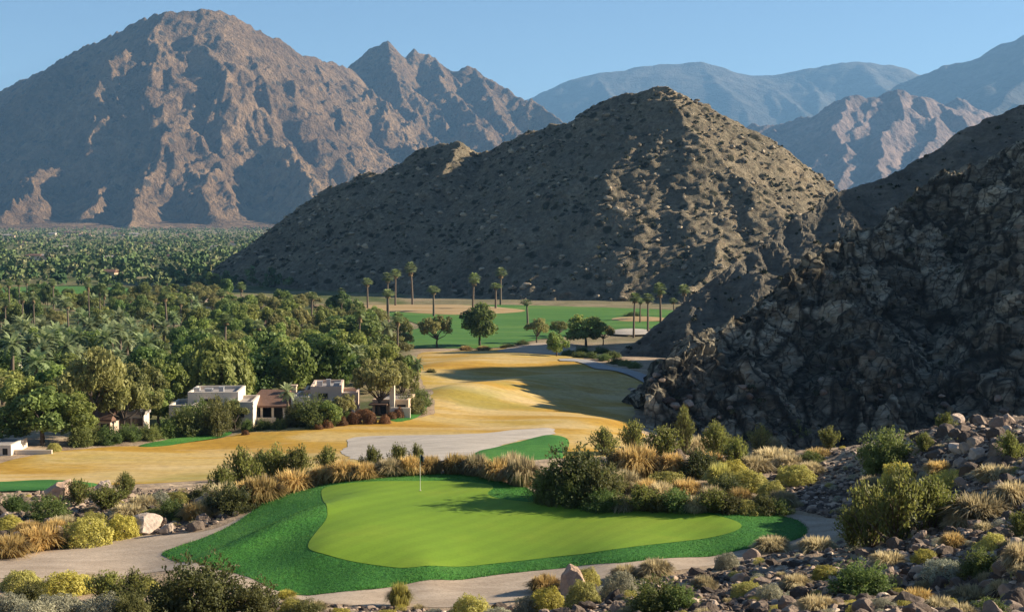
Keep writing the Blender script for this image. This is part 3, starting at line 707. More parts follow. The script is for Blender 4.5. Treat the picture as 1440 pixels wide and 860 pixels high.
H_right = Hill(main, spurs, .86, 31, 30, 9, .80, 1, 1.0, 1 / 14., 2.2)
def crag_post(V, N):
    x, y, z = V.T
    k = sstep(300, 258, y)                                # the crag is rougher than the scree slope behind
    n1 = perlin(x / 14, y / 14, z / 14); n2 = perlin(x / 5, y / 5, z / 5)
    u = x * .72 + z * .69; w = -x * .69 + z * .72          # beds dip to the left
    t = x * .81 + y * .59                                  # along the face
    def saw(v): return 1 - (v - np.floor(v))
    ledge = 2.3 * saw(w / 6.5 + .9 * n1 + .25 * n2) * sstep(-.45, .25, perlin(x / 17 + 5, y / 17, z / 17)) + 1.0 * saw(w / 2.3 + 1.1 * n1 + .5 * n2)
    tt_ = t + z * .35 + 2.2 * n1 + .8 * n2
    rib = 2.6 * (1 - np.abs(2 * (tt_ / 9. - np.floor(tt_ / 9.)) - 1)) ** .7 + 1.1 * saw(tt_ / 3.4 + .6 * n2)
    cut = np.maximum(0, 1 - np.abs(perlin(tt_ / 6., y / 11., z / 16. + 7)) * 8) * 1.4 + np.maximum(0, 1 - np.abs(perlin(u / 9., y / 9., w / 3.)) * 9) * .9
    d = (ledge + rib * sstep(-.5, .3, perlin(x / 21, y / 21, z / 30 + 3)) - cut - 3.0) * k
    d = d + facets(u / 4.6 + .4 * n2, y / 3.6, w / 2.4) * 1.25 * (.25 + .75 * k) + facets(x / 1.5, y / 1.3, z / 1.5) * .5 * (.5 + .5 * k)
    P = V + N * (d * .56)[:, None]; P[:, 2] = np.maximum(P[:, 2], 0); return P
hill_mesh('right_hill', H_right, 18, 330, 100, 400, 1000, 900, m_crag, 2, crag_post, 'dark craggy rock hill rising along the right side', 'hill', sm=True)

# ------------------------------------------------------------------ air
hz = bpy.data.meshes.new('haze')
b = MB().box(-12500, 12500, -300, 18500, -40, 1800)
M = Mat('haze'); M.n.remove(M.b); pv = M.node('ShaderNodeVolumePrincipled')
pv.inputs['Color'].default_value = (.28, .58, 1.0, 1); pv.inputs['Density'].default_value = 4.9e-5; pv.inputs['Anisotropy'].default_value = .1
M.l(pv.outputs[0], M.out.inputs['Volume'])
o = b.build('haze', M.m); tag(o, 'pale blue air between the camera and the far ranges', 'haze', kind='stuff')
# ================================================================== plants and rocks (mesh kit)
def leaf_quads(P, N, size, rng, asp=1.6, updir=None):
    """one small pointed leaf per point, facing roughly along N"""
    n = len(P); N = N + rng.normal(size=(n, 3)) * .55; N /= np.linalg.norm(N, axis=1)[:, None] + 1e-9
    if updir is None: t = rng.normal(size=(n, 3))
    else: t = updir + rng.normal(size=(n, 3)) * .35
    t -= N * (t * N).sum(1)[:, None]; t /= np.linalg.norm(t, axis=1)[:, None] + 1e-9
    b = np.cross(N, t); s = size * (.6 + .8 * rng.rand(n))[:, None]
    V = np.stack([P - t * s * asp * .5, P + b * s * .5, P + t * s * asp * .5, P - b * s * .5], 1).reshape(-1, 3)
    return V, np.arange(4 * n).reshape(n, 4)
def clumps(centers, radii, per, size, rng, asp=1.6, squash=.85, updir=None, shell=.55):
    Vs, Fs, Ts = [], [], []; k = 0
    for c, r in zip(centers, radii):
        n = max(6, int(per * (r / np.mean(radii)) ** 2))
        d = rng.normal(size=(n, 3)); d /= np.linalg.norm(d, axis=1)[:, None]
        rr = r * (shell + (1 - shell) * rng.rand(n) ** .6)
        P = c + d * rr[:, None] * np.array([1, 1, squash])
        V, Fq = leaf_quads(P, d, size, rng, asp, updir)
        Vs.append(V); Fs.append(Fq + k); k += len(V)
        t = np.clip(.5 + rng.normal() * .22 + rng.normal(size=n) * .18, 0, 1); Ts.append(np.repeat(t, 4))
    return np.concatenate(Vs), np.concatenate(Fs), np.concatenate(Ts)
def limbs(mb, base, tips, r0, rng, sides=5):
    for t in tips:
        t = np.array(t); m = base * .55 + t * .45 + rng.normal(size=3) * .12 * np.linalg.norm(t - base) * np.array([1, 1, .3])
        mb.tube([base, m, t], [r0, r0 * .6, r0 * .22], sides)

m_bark = flat_mat('bark', (.085, .065, .05), .95, .35, 3)
m_palmbark = flat_mat('palm_bark', (.15, .115, .085), .95, .3, 3)
m_skirt = flat_mat('dead_frond', (.20, .14, .075), .95, .3, 3)
f_bushy = foliage_mat('leaf_mid_green', (.070, .130, .028), (.290, .375, .090), (.36, .35, .10), .45)
f_dense = foliage_mat('leaf_dark_green', (.036, .085, .022), (.175, .270, .062), (.23, .29, .08), .4)
f_airy = foliage_mat('leaf_olive', (.120, .138, .042), (.370, .375, .120), (.34, .30, .12), .45)
f_palm = foliage_mat('palm_frond', (.080, .125, .040), (.270, .330, .120), (.28, .32, .15), .4)
f_date = foliage_mat('date_frond', (.070, .125, .050), (.320, .400, .180), (.36, .38, .20), .4)
f_creo = foliage_mat('leaf_creosote', (.105, .115, .030), (.310, .310, .085), (.25, .28, .06), .45)
f_dark = foliage_mat('leaf_dark_shrub', (.045, .062, .022), (.165, .180, .055), (.20, .18, .06), .45)
f_lush = foliage_mat('leaf_lush_shrub', (.042, .090, .024), (.180, .260, .065), (.24, .25, .07), .45)
f_gold = foliage_mat('dry_grass_blade', (.36, .25, .08), (.74, .56, .24), (.70, .48, .18), .45)
f_straw = foliage_mat('straw_blade', (.38, .31, .16), (.72, .62, .37), (.62, .50, .28), .45)
f_yell = foliage_mat('leaf_yellow_green', (.28, .26, .05), (.70, .60, .13), (.56, .54, .18), .45)
f_grey = foliage_mat('leaf_silver', (.22, .24, .17), (.52, .53, .39), (.50, .46, .30), .35)
f_red = foliage_mat('leaf_russet', (.13, .055, .024), (.32, .155, .06), (.27, .15, .06), .3)
m_twig = flat_mat('twig', (.13, .095, .065), .95, .3, 6)

def crown_pts(rng, n, R, H, z0, shape='round'):
    c = []
    while len(c) < n:
        p = rng.rand(3) * 2 - 1
        d = np.linalg.norm(p)
        if d > 1 or d < .35: continue
        q = p * np.array([R, R, H / 2]); q[2] += z0 + H / 2
        if shape == 'umbrella' and q[2] < z0 + H * (.2 + .3 * rng.rand()) : continue
        if p[2] < -.55: continue
        c.append(q)
    return np.array(c)
def tree_meshes(kind, seed):
    rng = np.random.RandomState(seed); tb = MB()
    if kind == 'bushy':
        H, R, z0 = 8.0, 3.9, 1.0; c = crown_pts(rng, 30, R * .85, H - z0, z0); r = .9 + .7 * rng.rand(len(c)); per, sz, fm = 150, .34, f_bushy
        tb.tube([(0, 0, -.3), (.1, 0, 1.2), (0, .1, 2.6)], [.3, .24, .18], 8); limbs(tb, np.array([0, .1, 2.4]), c[:9], .13, rng)
    elif kind == 'dense':
        H, R, z0 = 8.5, 3.3, .6; c = crown_pts(rng, 34, R * .85, H - z0, z0); r = .9 + .6 * rng.rand(len(c)); per, sz, fm = 140, .32, f_dense
        tb.tube([(0, 0, -.3), (0, 0, 1.2), (0, .1, 2.4)], [.3, .25, .2], 8); limbs(tb, np.array([0, .1, 2.2]), c[:8], .13, rng)
    elif kind == 'airy':
        H, R, z0 = 6.6, 3.9, 1.7; c = crown_pts(rng, 34, R * .9, H - z0, z0, 'umbrella'); r = .55 + .55 * rng.rand(len(c)); per, sz, fm = 100, .24, f_airy
        tb.tube([(0, 0, -.3), (.15, .05, 1.0), (0, 0, 1.7)], [.24, .2, .17], 8); limbs(tb, np.array([0, 0, 1.6]), c[:14], .11, rng)
    elif kind == 'willow':
        H, R, z0 = 10.5, 5.2, 1.2; fm = f_bushy; Vs, Fs, Ts = [], [], []; k = 0
        tb.tube([(0, 0, -.3), (.2, 0, 2.0), (0, .1, 4.5)], [.45, .36, .28], 8)
        tips = []
        for q in range(190):
            a = rng.rand() * 6.283; e = rng.rand() ** .6; top = np.array([math.cos(a) * R * e * .9, math.sin(a) * R * e * .9, H * (1 - .42 * e * e) - rng.rand() * 1.2])
            if q < 12: tips.append(top * np.array([.8, .8, .9]))
            L = (1.6 + 3.2 * rng.rand()) * (.6 + .5 * e); n = int(16 * L)
            t = rng.rand(n) ** .9; P = top + np.c_[rng.normal(size=n) * .22 + np.cos(a) * t * .7, rng.normal(size=n) * .22 + np.sin(a) * t * .7, -t * L]
            d = np.c_[np.full(n, np.cos(a)), np.full(n, np.sin(a)), np.full(n, .5)]
            V, Fq = leaf_quads(P, d, .30, rng, 2.2, np.array([0, 0, 1.0])); Vs.append(V); Fs.append(Fq + k); k += len(V)
            Ts.append(np.repeat(np.clip(.5 + rng.normal() * .22 + rng.normal(size=n) * .12, 0, 1), 4))
        limbs(tb, np.array([0, .1, 4.2]), tips, .16, rng)
        return {'trunk': tb.mesh('trunk', m_bark, True), 'crown': mk_mesh('crown', np.concatenate(Vs), [np.concatenate(Fs)], fm, True, {'tint': np.concatenate(Ts)})}
    V, Fq, Tn = clumps(c, r, per, sz, rng)
    return {'trunk': tb.mesh('trunk', m_bark, True), 'crown': mk_mesh('crown', V, [Fq], fm, True, {'tint': Tn})}

def palm_meshes(kind, seed, H):
    rng = np.random.RandomState(seed); tb = MB(); lean = rng.normal(size=2) * .02 * H
    zs = np.linspace(-.4, H, 7); Pt = np.c_[lean[0] * (zs / H) ** 2, lean[1] * (zs / H) ** 2, zs]
    r0 = .24 if kind == 'fan' else .28
    tb.tube(Pt, r0 * (1.25 - .45 * np.linspace(0, 1, 7)), 8)
    top = Pt[-1]; Vs, Qs, Ts = [], [], []; k = 0
    sk = MB()
    if kind == 'fan':
        for q in range(34):
            a = q * 2.399 + rng.rand() * .4; e = rad(75) - rad(120) * (q / 33.0) + rng.normal() * .1
            d = np.array([math.cos(a) * math.cos(e), math.sin(a) * math.cos(e), math.sin(e)]); L = .8 + .3 * rng.rand(); hub = top + d * L + np.array([0, 0, .25])
            sd = np.cross(d, [0, 0, 1.0]); sd /= np.linalg.norm(sd) + 1e-9; up = np.cross(sd, d)
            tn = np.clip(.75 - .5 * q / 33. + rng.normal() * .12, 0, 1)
            for j in range(9):
                b = rad(-80 + 20 * j); w = d * math.cos(b) + sd * math.sin(b); l2 = 1.05 * (.75 + .25 * math.cos(b)); wd = sd * math.cos(b) - d * math.sin(b)
                tip = hub + w * l2 - np.array([0, 0, .35 * l2 * (1 - .3 * rng.rand())]) + up * .1
                mid = hub + w * l2 * .55 + up * .12
                Vs += [hub, mid + wd * .11, tip, mid - wd * .11]; Qs.append([k, k + 1, k + 2, k + 3]); k += 4; Ts += [tn] * 4
            Vs += [top + sd * .03, top - sd * .03, hub - sd * .03, hub + sd * .03]; Qs.append([k, k + 1, k + 2, k + 3]); k += 4; Ts += [tn] * 4
        for q in range(26):
            a = q * 2.4; l = .9 + .9 * rng.rand(); p = top + np.array([math.cos(a) * .25, math.sin(a) * .25, -.1]); e = p + np.array([math.cos(a) * .35, math.sin(a) * .35, -l]); t = np.array([-math.sin(a), math.cos(a), 0]) * .22
            sk.add([p, p, e - t, e + t], [(0, 1, 2, 3)])
        fm = f_palm
    else:
        nf_ = 30
        for q in range(nf_):     # each frond: a folded feather, narrow at both ends
            a = q * 2.399 + rng.rand() * .4; e = rad(86) - rad(118) * (q / (nf_ - 1.)) ** .85 + rng.normal() * .08; L = 2.3 + .5 * rng.rand(); m = 7
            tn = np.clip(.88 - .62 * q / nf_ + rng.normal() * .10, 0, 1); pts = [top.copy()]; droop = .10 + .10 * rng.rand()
            for j in range(m): pts.append(pts[-1] + np.array([math.cos(a) * math.cos(e), math.sin(a) * math.cos(e), math.sin(e)]) * L / m); e -= droop
            sd = np.array([-math.sin(a), math.cos(a), 0])
            for j in range(m):
                p0, p1 = pts[j], pts[j + 1]; ax = p1 - p0; wl = .50 * math.sin(math.pi * (.10 + .86 * (j + .5) / m)) + .06
                for sgn in (1, -1):
                    tip = p0 + ax * 1.25 + sd * sgn * wl + np.array([0, 0, -.10 + .10 * rng.rand()])
                    Vs += [p0, p1, tip, p0 + ax * .35 + sd * sgn * wl * .75 - np.array([0, 0, .05])]; Qs.append([k, k + 1, k + 2, k + 3]); k += 4; Ts += [tn + rng.normal() * .06] * 4
        for q in range(12):
            a = q * 2.4; p = top + np.array([math.cos(a) * .2, math.sin(a) * .2, 0]); e = top + np.array([math.cos(a) * .6, math.sin(a) * .6, -.8]); t = np.array([-math.sin(a), math.cos(a), 0]) * .15
            sk.add([p, p, e - t, e + t], [(0, 1, 2, 3)])
        fm = f_date
    return {'trunk': tb.mesh('trunk', m_palmbark, True), 'crown': mk_mesh('crown', np.array(Vs), [np.array(Qs)], fm, True, {'tint': np.clip(Ts, 0, 1)}), 'dead_fronds': sk.mesh('dead_fronds', m_skirt, True)}

def shrub_meshes(kind, seed):
    """about 1 m half width and 1 m tall, scaled when placed"""
    rng = np.random.RandomState(seed); tb = MB()
    if kind in ('gold', 'straw', 'yellowgrass'):
        n = 2000; a = rng.rand(n) * 6.283; b0 = np.sqrt(rng.rand(n)) * .55; lean = (.08 + .92 * rng.rand(n) ** .9) * (.35 + .65 * b0 / .55); L = .62 + .5 * rng.rand(n)
        base = np.c_[np.cos(a) * b0, np.sin(a) * b0, np.zeros(n) - .05]; d = np.c_[np.cos(a + rng.normal(size=n) * .5), np.sin(a + rng.normal(size=n) * .5), np.zeros(n)]
        mid = base + d * (lean * .36)[:, None] + np.c_[np.zeros((n, 2)), L * (.72 - .22 * lean)]; tip = base + d * (lean * .80)[:, None] + np.c_[np.zeros((n, 2)), L * (1.0 - .82 * lean)]
        sd = np.cross(d, [0, 0, 1.0]) * .016
        V = np.stack([base + sd, mid + sd * 1.3, tip, mid - sd * 1.3, base - sd], 1).reshape(-1, 3); k = np.arange(n) * 5
        Fq = np.stack([k, k + 1, k + 3, k + 4], 1); Ft = np.stack([k + 1, k + 2, k + 3], 1)
        tn = np.repeat(np.clip(.5 + rng.normal(size=n) * .25, 0, 1), 5)
        fm = {'gold': f_gold, 'straw': f_straw, 'yellowgrass': f_yell}[kind]
        for q in range(14):
            aa = q * .45; tb.tube([(0, 0, -.1), (math.cos(aa) * .12, math.sin(aa) * .12, .15), (math.cos(aa) * .3, math.sin(aa) * .3, .35)], [.03, .02, .008], 4)
        return {'stems': tb.mesh('stems', m_skirt, True), 'blades': mk_mesh('blades', V, [Fq, Ft], fm, True, {'tint': tn})}
    if kind in ('yellow', 'grey', 'red'):
        n = 7000; d = rng.normal(size=(n, 3)); d[:, 2] = np.abs(d[:, 2]); d /= np.linalg.norm(d, axis=1)[:, None]
        lump = .82 + .20 * perlin(d[:, 0] * 2.6 + seed, d[:, 1] * 2.6, d[:, 2] * 2.6) + .10 * perlin(d[:, 0] * 7 + seed, d[:, 1] * 7, d[:, 2] * 7)
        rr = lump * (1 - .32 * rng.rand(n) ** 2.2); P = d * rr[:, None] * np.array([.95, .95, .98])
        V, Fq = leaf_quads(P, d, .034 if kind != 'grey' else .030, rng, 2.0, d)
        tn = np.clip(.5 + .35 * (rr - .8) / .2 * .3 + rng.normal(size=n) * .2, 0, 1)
        fm = {'yellow': f_yell, 'grey': f_grey, 'red': f_red}[kind]
        for q in range(26):
            e = d[q] * rr[q] * .85; tb.tube([(0, 0, -.1), e * .5 + np.array([0, 0, .1]), e], [.03, .016, .006], 4)
        return {'stems': tb.mesh('stems', m_twig, True), 'foliage': mk_mesh('foliage', V, [Fq], fm, True, {'tint': np.repeat(tn, 4)})}
    if kind == 'creosote':
        Vs, Fs, Ts = [], [], []; k = 0
        for q in range(64):
            a = rng.rand() * 6.283; e = .10 + .95 * rng.rand(); L = .85 + .35 * rng.rand(); bend = rng.normal(size=3) * .08
            tip = np.array([math.cos(a) * e * .85, math.sin(a) * e * .85, L * (1 - .35 * e * e)]); m = tip * .5 + np.array([0, 0, .12]) + bend
            tb.tube([(0, 0, -.08), m, tip], [.02, .012, .004], 4)
            n = 58; t = .22 + .72 * rng.rand(n) ** .8; P = (np.outer((1 - t) ** 2, [0, 0, -.08]) + np.outer(2 * t * (1 - t), m) + np.outer(t * t, tip)) + rng.normal(size=(n, 3)) * .06
            V, Fq = leaf_quads(P, rng.normal(size=(n, 3)), .042, rng, 2.0, tip); Vs.append(V); Fs.append(Fq + k); k += len(V)
            Ts.append(np.repeat(np.clip(.45 + rng.normal() * .2 + .25 * (t - .6) + rng.normal(size=n) * .15, 0, 1), 4))
        return {'stems': tb.mesh('stems', m_twig, True), 'foliage': mk_mesh('foliage', np.concatenate(Vs), [np.concatenate(Fs)], f_creo, True, {'tint': np.concatenate(Ts)})}
    # dark and lush leafy shrubs
    c = []
    for q in range(34):
        d = rng.normal(size=3); d[2] = abs(d[2]); d /= np.linalg.norm(d); c.append(d * (.35 + .45 * rng.rand()) * np.array([1, 1, .95]))
    c = np.array(c); r = .16 + .18 * rng.rand(len(c))
    V, Fq, Tn = clumps(c, r, 210, .038, rng, 1.9, .9, None, .35)
    limbs(tb, np.array([0, 0, -.08]), c[:16], .03, rng, 4)
    for q in range(70):     # stray upright sprigs break the outline
        d = rng.normal(size=3); d[2] = abs(d[2]) + .4; d /= np.linalg.norm(d); n = 18; t = rng.rand(n)
        P = d * (.70 + .36 * t)[:, None] + rng.normal(size=(n, 3)) * .035; V2, F2 = leaf_quads(P, rng.normal(size=(n, 3)), .032, rng, 2, d); Fq = np.concatenate([Fq, F2 + len(V)]); V = np.concatenate([V, V2]); Tn = np.r_[Tn, np.repeat(np.clip(.65 + rng.normal(size=n) * .2, 0, 1), 4)]
    return {'stems': tb.mesh('stems', m_twig, True), 'foliage': mk_mesh('foliage', V, [Fq], f_lush if kind == 'lush' else f_dark, True, {'tint': Tn})}

def ico(n):
    t = (1 + 5 ** .5) / 2
    V = np.array([(-1, t, 0), (1, t, 0), (-1, -t, 0), (1, -t, 0), (0, -1, t), (0, 1, t), (0, -1, -t), (0, 1, -t), (t, 0, -1), (t, 0, 1), (-t, 0, -1), (-t, 0, 1)], float)
    V /= np.linalg.norm(V[0])
    Fc = np.array([(0, 11, 5), (0, 5, 1), (0, 1, 7), (0, 7, 10), (0, 10, 11), (1, 5, 9), (5, 11, 4), (11, 10, 2), (10, 7, 6), (7, 1, 8), (3, 9, 4), (3, 4, 2), (3, 2, 6), (3, 6, 8), (3, 8, 9), (4, 9, 5), (2, 4, 11), (6, 2, 10), (8, 6, 7), (9, 8, 1)])
    for _ in range(n):
        e = {}; V = list(V); nf = []
        def md(a, b):
            k = (min(a, b), max(a, b))
            if k not in e: m = (V[a] + V[b]); e[k] = len(V); V.append(m / np.linalg.norm(m))
            return e[k]
        for a, b, c in Fc:
            x, y, z = md(a, b), md(b, c), md(c, a); nf += [(a, x, z), (b, y, x), (c, z, y), (x, y, z)]
        V = np.array(V); Fc = np.array(nf)
    return V, Fc
def rock_geo(seed, n=3, rough=.05):
    rng = np.random.RandomState(seed); V, Fc = ico(n); V = V.copy()
    for q in range(13):
        d = rng.normal(size=3); d /= np.linalg.norm(d); c = .52 + .33 * rng.rand()
        p = V @ d; V = V - np.outer(np.maximum(p - c, 0), d)
    V = V * np.array([1.0, .62 + .3 * rng.rand(), .5 + .3 * rng.rand()])
    nrm = V / np.linalg.norm(V, axis=1)[:, None]
    V = V + nrm * (rough * fbm(V[:, 0] * 3 + seed, V[:, 1] * 3, V[:, 2] * 3, oct=3))[:, None]
    V[:, 2] -= V[:, 2].min(); V[:, 2] -= V[:, 2].max() * .22
    return V, Fc
def rubble_mat(name, ramp):
    M = Mat(name, .88, .2); v = M.coord('object'); w = M.coord('world')
    t = M.math('FRACT', M.math('ADD', M.orand(), M.attr('tint')))
    c = M.ramp(t, ramp)
    c = M.mix(.7, c, M.ramp(M.noise(w, 3.5, 5, .65), [(.25, .5), (.5, 1.0), (.75, 1.5)]), 'MULTIPLY')
    M.color(c); M.bump(M.noise(w, 11, 5, .7), .8, .05); return M.m
m_rock = rubble_mat('varnished_rock', [(0, (.065, .050, .041)), (.35, (.11, .084, .067)), (.6, (.20, .15, .115)), (.85, (.38, .285, .215)), (1, (.55, .43, .33))])
m_pale = rubble_mat('pale_rock', [(0, (.40, .32, .25)), (.5, (.48, .39, .32)), (1, (.42, .28, .19))])

KIT = {}
def kit(kind, i):
    """variant i of a plant kind, built once"""
    k = (kind, i)
    if k not in KIT:
        if kind in ('bushy', 'dense', 'airy', 'willow'): KIT[k] = tree_meshes(kind, 100 + i * 7)
        elif kind == 'fan': KIT[k] = palm_meshes('fan', 200 + i, 9.5 + 1.5 * i)
        elif kind == 'date': KIT[k] = palm_meshes('date', 300 + i, 5.0 + 1.3 * i)
        else: KIT[k] = shrub_meshes(kind, 400 + i * 13)
    return KIT[k]
NAMES = {'bushy': 'broadleaf_tree', 'dense': 'evergreen_tree', 'airy': 'desert_tree', 'willow': 'weeping_tree', 'fan': 'fan_palm', 'date': 'date_palm',
         'gold': 'grass_clump', 'straw': 'grass_clump', 'yellowgrass': 'grass_clump', 'yellow': 'desert_shrub', 'grey': 'desert_shrub', 'red': 'garden_shrub', 'creosote': 'desert_shrub', 'dark': 'desert_shrub', 'lush': 'leafy_shrub'}
PLANTS = []
def plant(kind, var, p, scale, rz, label=None, cat=None, group=None):
    r = empty(NAMES[kind], p, rz, scale)
    for part, me in kit(kind, var).items(): link(part, me, r)
    tag(r, label, cat, group); PLANTS.append(r); return r
# ================================================================== villas
m_white = flat_mat('white_stucco', (.64, .56, .46), .9, .08, .8)
m_pink = flat_mat('pink_stucco', (.58, .44, .34), .9, .10, .8)
m_tan = flat_mat('tan_stucco', (.55, .41, .29), .9, .10, .8)
m_roof = flat_mat('brown_tile_roof', (.17, .095, .065), .9, .3, 2.5, .04)
m_grav = flat_mat('gravel_roof', (.30, .27, .25), .95, .2, 2)
m_shade = flat_mat('painted_shade', (.018, .016, .014), .6, .2, 2)  # near-black colour painting the shade inside doorways and porch
m_metal = flat_mat('roof_metal', (.42, .42, .42), .5, .1, 2)
mg = Mat('window_glass', .12, .5); mg.color((.02, .025, .028)); m_glass = mg.m
m_wood = flat_mat('brown_wood', (.11, .065, .04), .8, .2, 4)

def frame_at(px, py, rz=0.0, name='villa'):
    p = G(px, py, 110); o = empty(name, p, rz); return o, 1978.0 / p[1]
def block(root, x0, x1, y0, y1, h, mat, parapet=.35, rmat=None):
    """stucco block with parapet walls round a flat roof"""
    t = .3
    w = MB().box(x0, x1, y0, y0 + t, -.6, h + parapet).box(x0, x1, y1 - t, y1, -.6, h + parapet).box(x0, x0 + t, y0 + t, y1 - t, -.6, h + parapet).box(x1 - t, x1, y0 + t, y1 - t, -.6, h + parapet)
    wo = w.build('wall', mat, root)
    MB().box(x0 + t, x1 - t, y0 + t, y1 - t, h - .2, h).build('roof', rmat or m_grav, root)
    return wo
def window(root, x0, x1, y, z0, z1, frame=True):
    f = MB(); d = .07
    f.box(x0 - d, x1 + d, y - .06, y + .02, z1, z1 + d).box(x0 - d, x1 + d, y - .08, y + .02, z0 - d, z0).box(x0 - d, x0, y - .06, y + .02, z0, z1).box(x1, x1 + d, y - .06, y + .02, z0, z1)
    fo = f.build('window', m_wood, root)
    MB().box(x0, x1, y - .03, y + .01, z0, z1).build('pane', m_glass, fo)
def shade_panel(root, x0, x1, y, z0, z1, name='doorway_shade'):  # flat dark panel on an uncut wall, painted as interior shade
    MB().box(x0, x1, y - .025, y + .01, z0, z1).build(name, m_shade, root)
def gable(root, x0, x1, y0, y1, z0, z1, mat, ridge=.5, name='roof', hip=0.0):
    ym = y0 + (y1 - y0) * ridge; b = MB(); k = .22
    V = [(x0, y0, z0), (x1, y0, z0), (x1, y1, z0), (x0, y1, z0), (x0 + hip, ym, z1), (x1 - hip, ym, z1)]
    V += [(x, y, z - k) for x, y, z in V]
    b.add(V, [(0, 1, 5, 4), (2, 3, 4, 5), (6, 10, 11, 7), (8, 11, 10, 9), (0, 6, 7, 1), (2, 8, 9, 3)], [(1, 2, 5), (3, 0, 4), (7, 11, 8), (9, 10, 6)])
    b.add([V[q] for q in (1, 2, 8, 7)], [(0, 3, 2, 1)]); b.add([V[q] for q in (3, 0, 6, 9)], [(0, 3, 2, 1)])
    return b.build(name, mat, root)
def vents(root, spots, z):
    for x, y, w, h in spots: MB().box(x, x + w, y, y + w * .8, z, z + h).box(x - .05, x + w + .05, y - .05, y + w * .8 + .05, z + h, z + h + .06).build('roof_vent', m_metal, root)

# white flat roofed villa
r, s = frame_at(238, 602, rad(3)); u = 1 / s     # metres per photo pixel here
block(r, 0, 36 * u, 0, 6, 29 * u, m_white); block(r, 20 * u, 92 * u, 3.2, 10, 42 * u, m_white, .4); block(r, 80 * u, 116 * u, 1.2, 8, 31 * u, m_white)
window(r, 12 * u, 27 * u, 0, 15 * u, 23 * u); window(r, 44 * u, 66 * u, 3.2, 30 * u, 36 * u); window(r, 90 * u, 103 * u, 1.2, 14 * u, 26 * u); shade_panel(r, 40 * u, 76 * u, 3.2, 2 * u, 22 * u)
MB().box(38 * u, 80 * u, .9, 3.18, 24 * u, 27 * u).build('patio_roof', m_white, r)
for x in (40, 58, 76): MB().box(x * u, x * u + .25, 1.0, 1.25, -.5, 24 * u - .01).build('column', m_white, r)
vents(r, [(2, 6.0, .7, .55), (3.3, 6.2, .9, .4), (5.0, 6.5, .6, .6)], 42 * u)
tag(r, 'white flat roofed stucco villa behind dark green shrubs', 'villa')
# brown roofed villa
r, s = frame_at(340, 596, rad(-2)); u = 1 / s
block(r, 6 * u, 62 * u, 3.0, 10, 24 * u, m_tan, .1, m_roof); shade_panel(r, 16 * u, 52 * u, 3.0, 1 * u, 20 * u, 'porch_shade')  # porch shade is a dark panel on the back wall
gable(r, 2 * u, 66 * u, .8, 9.5, 25 * u, 41 * u, m_roof, .62, 'roof', 1.0)
for x in (8, 24, 40, 56): MB().box(x * u, x * u + .28, 1.1, 1.38, -.5, 25 * u - .25).build('column', m_white, r)
block(r, 66 * u, 90 * u, 2.0, 8, 33 * u, m_white, .3); window(r, 72 * u, 82 * u, 2.0, 16 * u, 26 * u)
MB().box(60 * u, 67 * u, 5, 5.7, 30 * u, 47 * u).box(59 * u, 68 * u, 4.9, 5.8, 47 * u, 49 * u).build('chimney', m_tan, r)
MB().box(20 * u, 48 * u, .2, .45, -.5, 9 * u).build('garden_wall', m_white, r)
tag(r, 'villa with sloping brown tiled roof over a deep shaded porch', 'villa')
# pink villa
r, s = frame_at(424, 592, rad(4)); u = 1 / s
block(r, 10 * u, 54 * u, 3.5, 11, 40 * u, m_pink, .4); block(r, 0, 14 * u, 5, 10, 34 * u, m_tan, .3); block(r, 48 * u, 78 * u, 4.4, 10, 29 * u, m_pink, .4)
window(r, 22 * u, 34 * u, 3.5, 28 * u, 34 * u); window(r, 20 * u, 36 * u, 3.5, 8 * u, 20 * u); shade_panel(r, 52 * u, 72 * u, 4.4, 1 * u, 20 * u)
MB().box(40 * u, 74 * u, 1.2, 4.38, 21 * u, 26 * u).build('porch_roof', m_pink, r)
for x in (42, 56, 70): MB().box(x * u, x * u + .35, 1.3, 1.65, -.5, 21 * u - .01).build('column', m_white, r)
vents(r, [(10 * u + .6, 7, .7, .6), (10 * u + 1.8, 7.4, .5, .8), (10 * u + 2.9, 7, .8, .4)], 40 * u)
tag(r, 'pink stucco villa with a small dark window and columned porch', 'villa')
# low house with the white chimney among the trees
r, s = frame_at(520, 586, rad(-4)); u = 1 / s
block(r, 0, 52 * u, 2, 8, 20 * u, m_tan, .2); MB().box(26 * u, 33 * u, 1.3, 1.98, -.5, 44 * u).box(25 * u, 34 * u, 1.22, 2.05, 44 * u, 47 * u).build('chimney', m_white, r)
MB().box(30 * u, 58 * u, -.2, .1, -.5, 14 * u).build('garden_wall', m_white, r)
shade_panel(r, 4 * u, 20 * u, 2, 1 * u, 15 * u); shade_panel(r, 36 * u, 48 * u, 2, 1 * u, 15 * u, 'doorway_shade'); MB().box(-2 * u, 24 * u, .2, 1.98, 16 * u, 18 * u).build('patio_roof', m_wood, r)
tag(r, 'low tan villa with a tall white chimney under the olive tree', 'villa')
# white corner of a house at the left edge
r, s = frame_at(-22, 640, 0); u = 1 / s
block(r, 0, 38 * u, 0, 5, 13 * u, m_white, .15); shade_panel(r, 26 * u, 33 * u, 0, 1 * u, 10 * u); MB().box(38 * u, 92 * u, .8, 1.05, -.5, 6 * u).build('garden_wall', m_white, r)
tag(r, 'small white house cut by the left edge beside the fairway', 'villa')
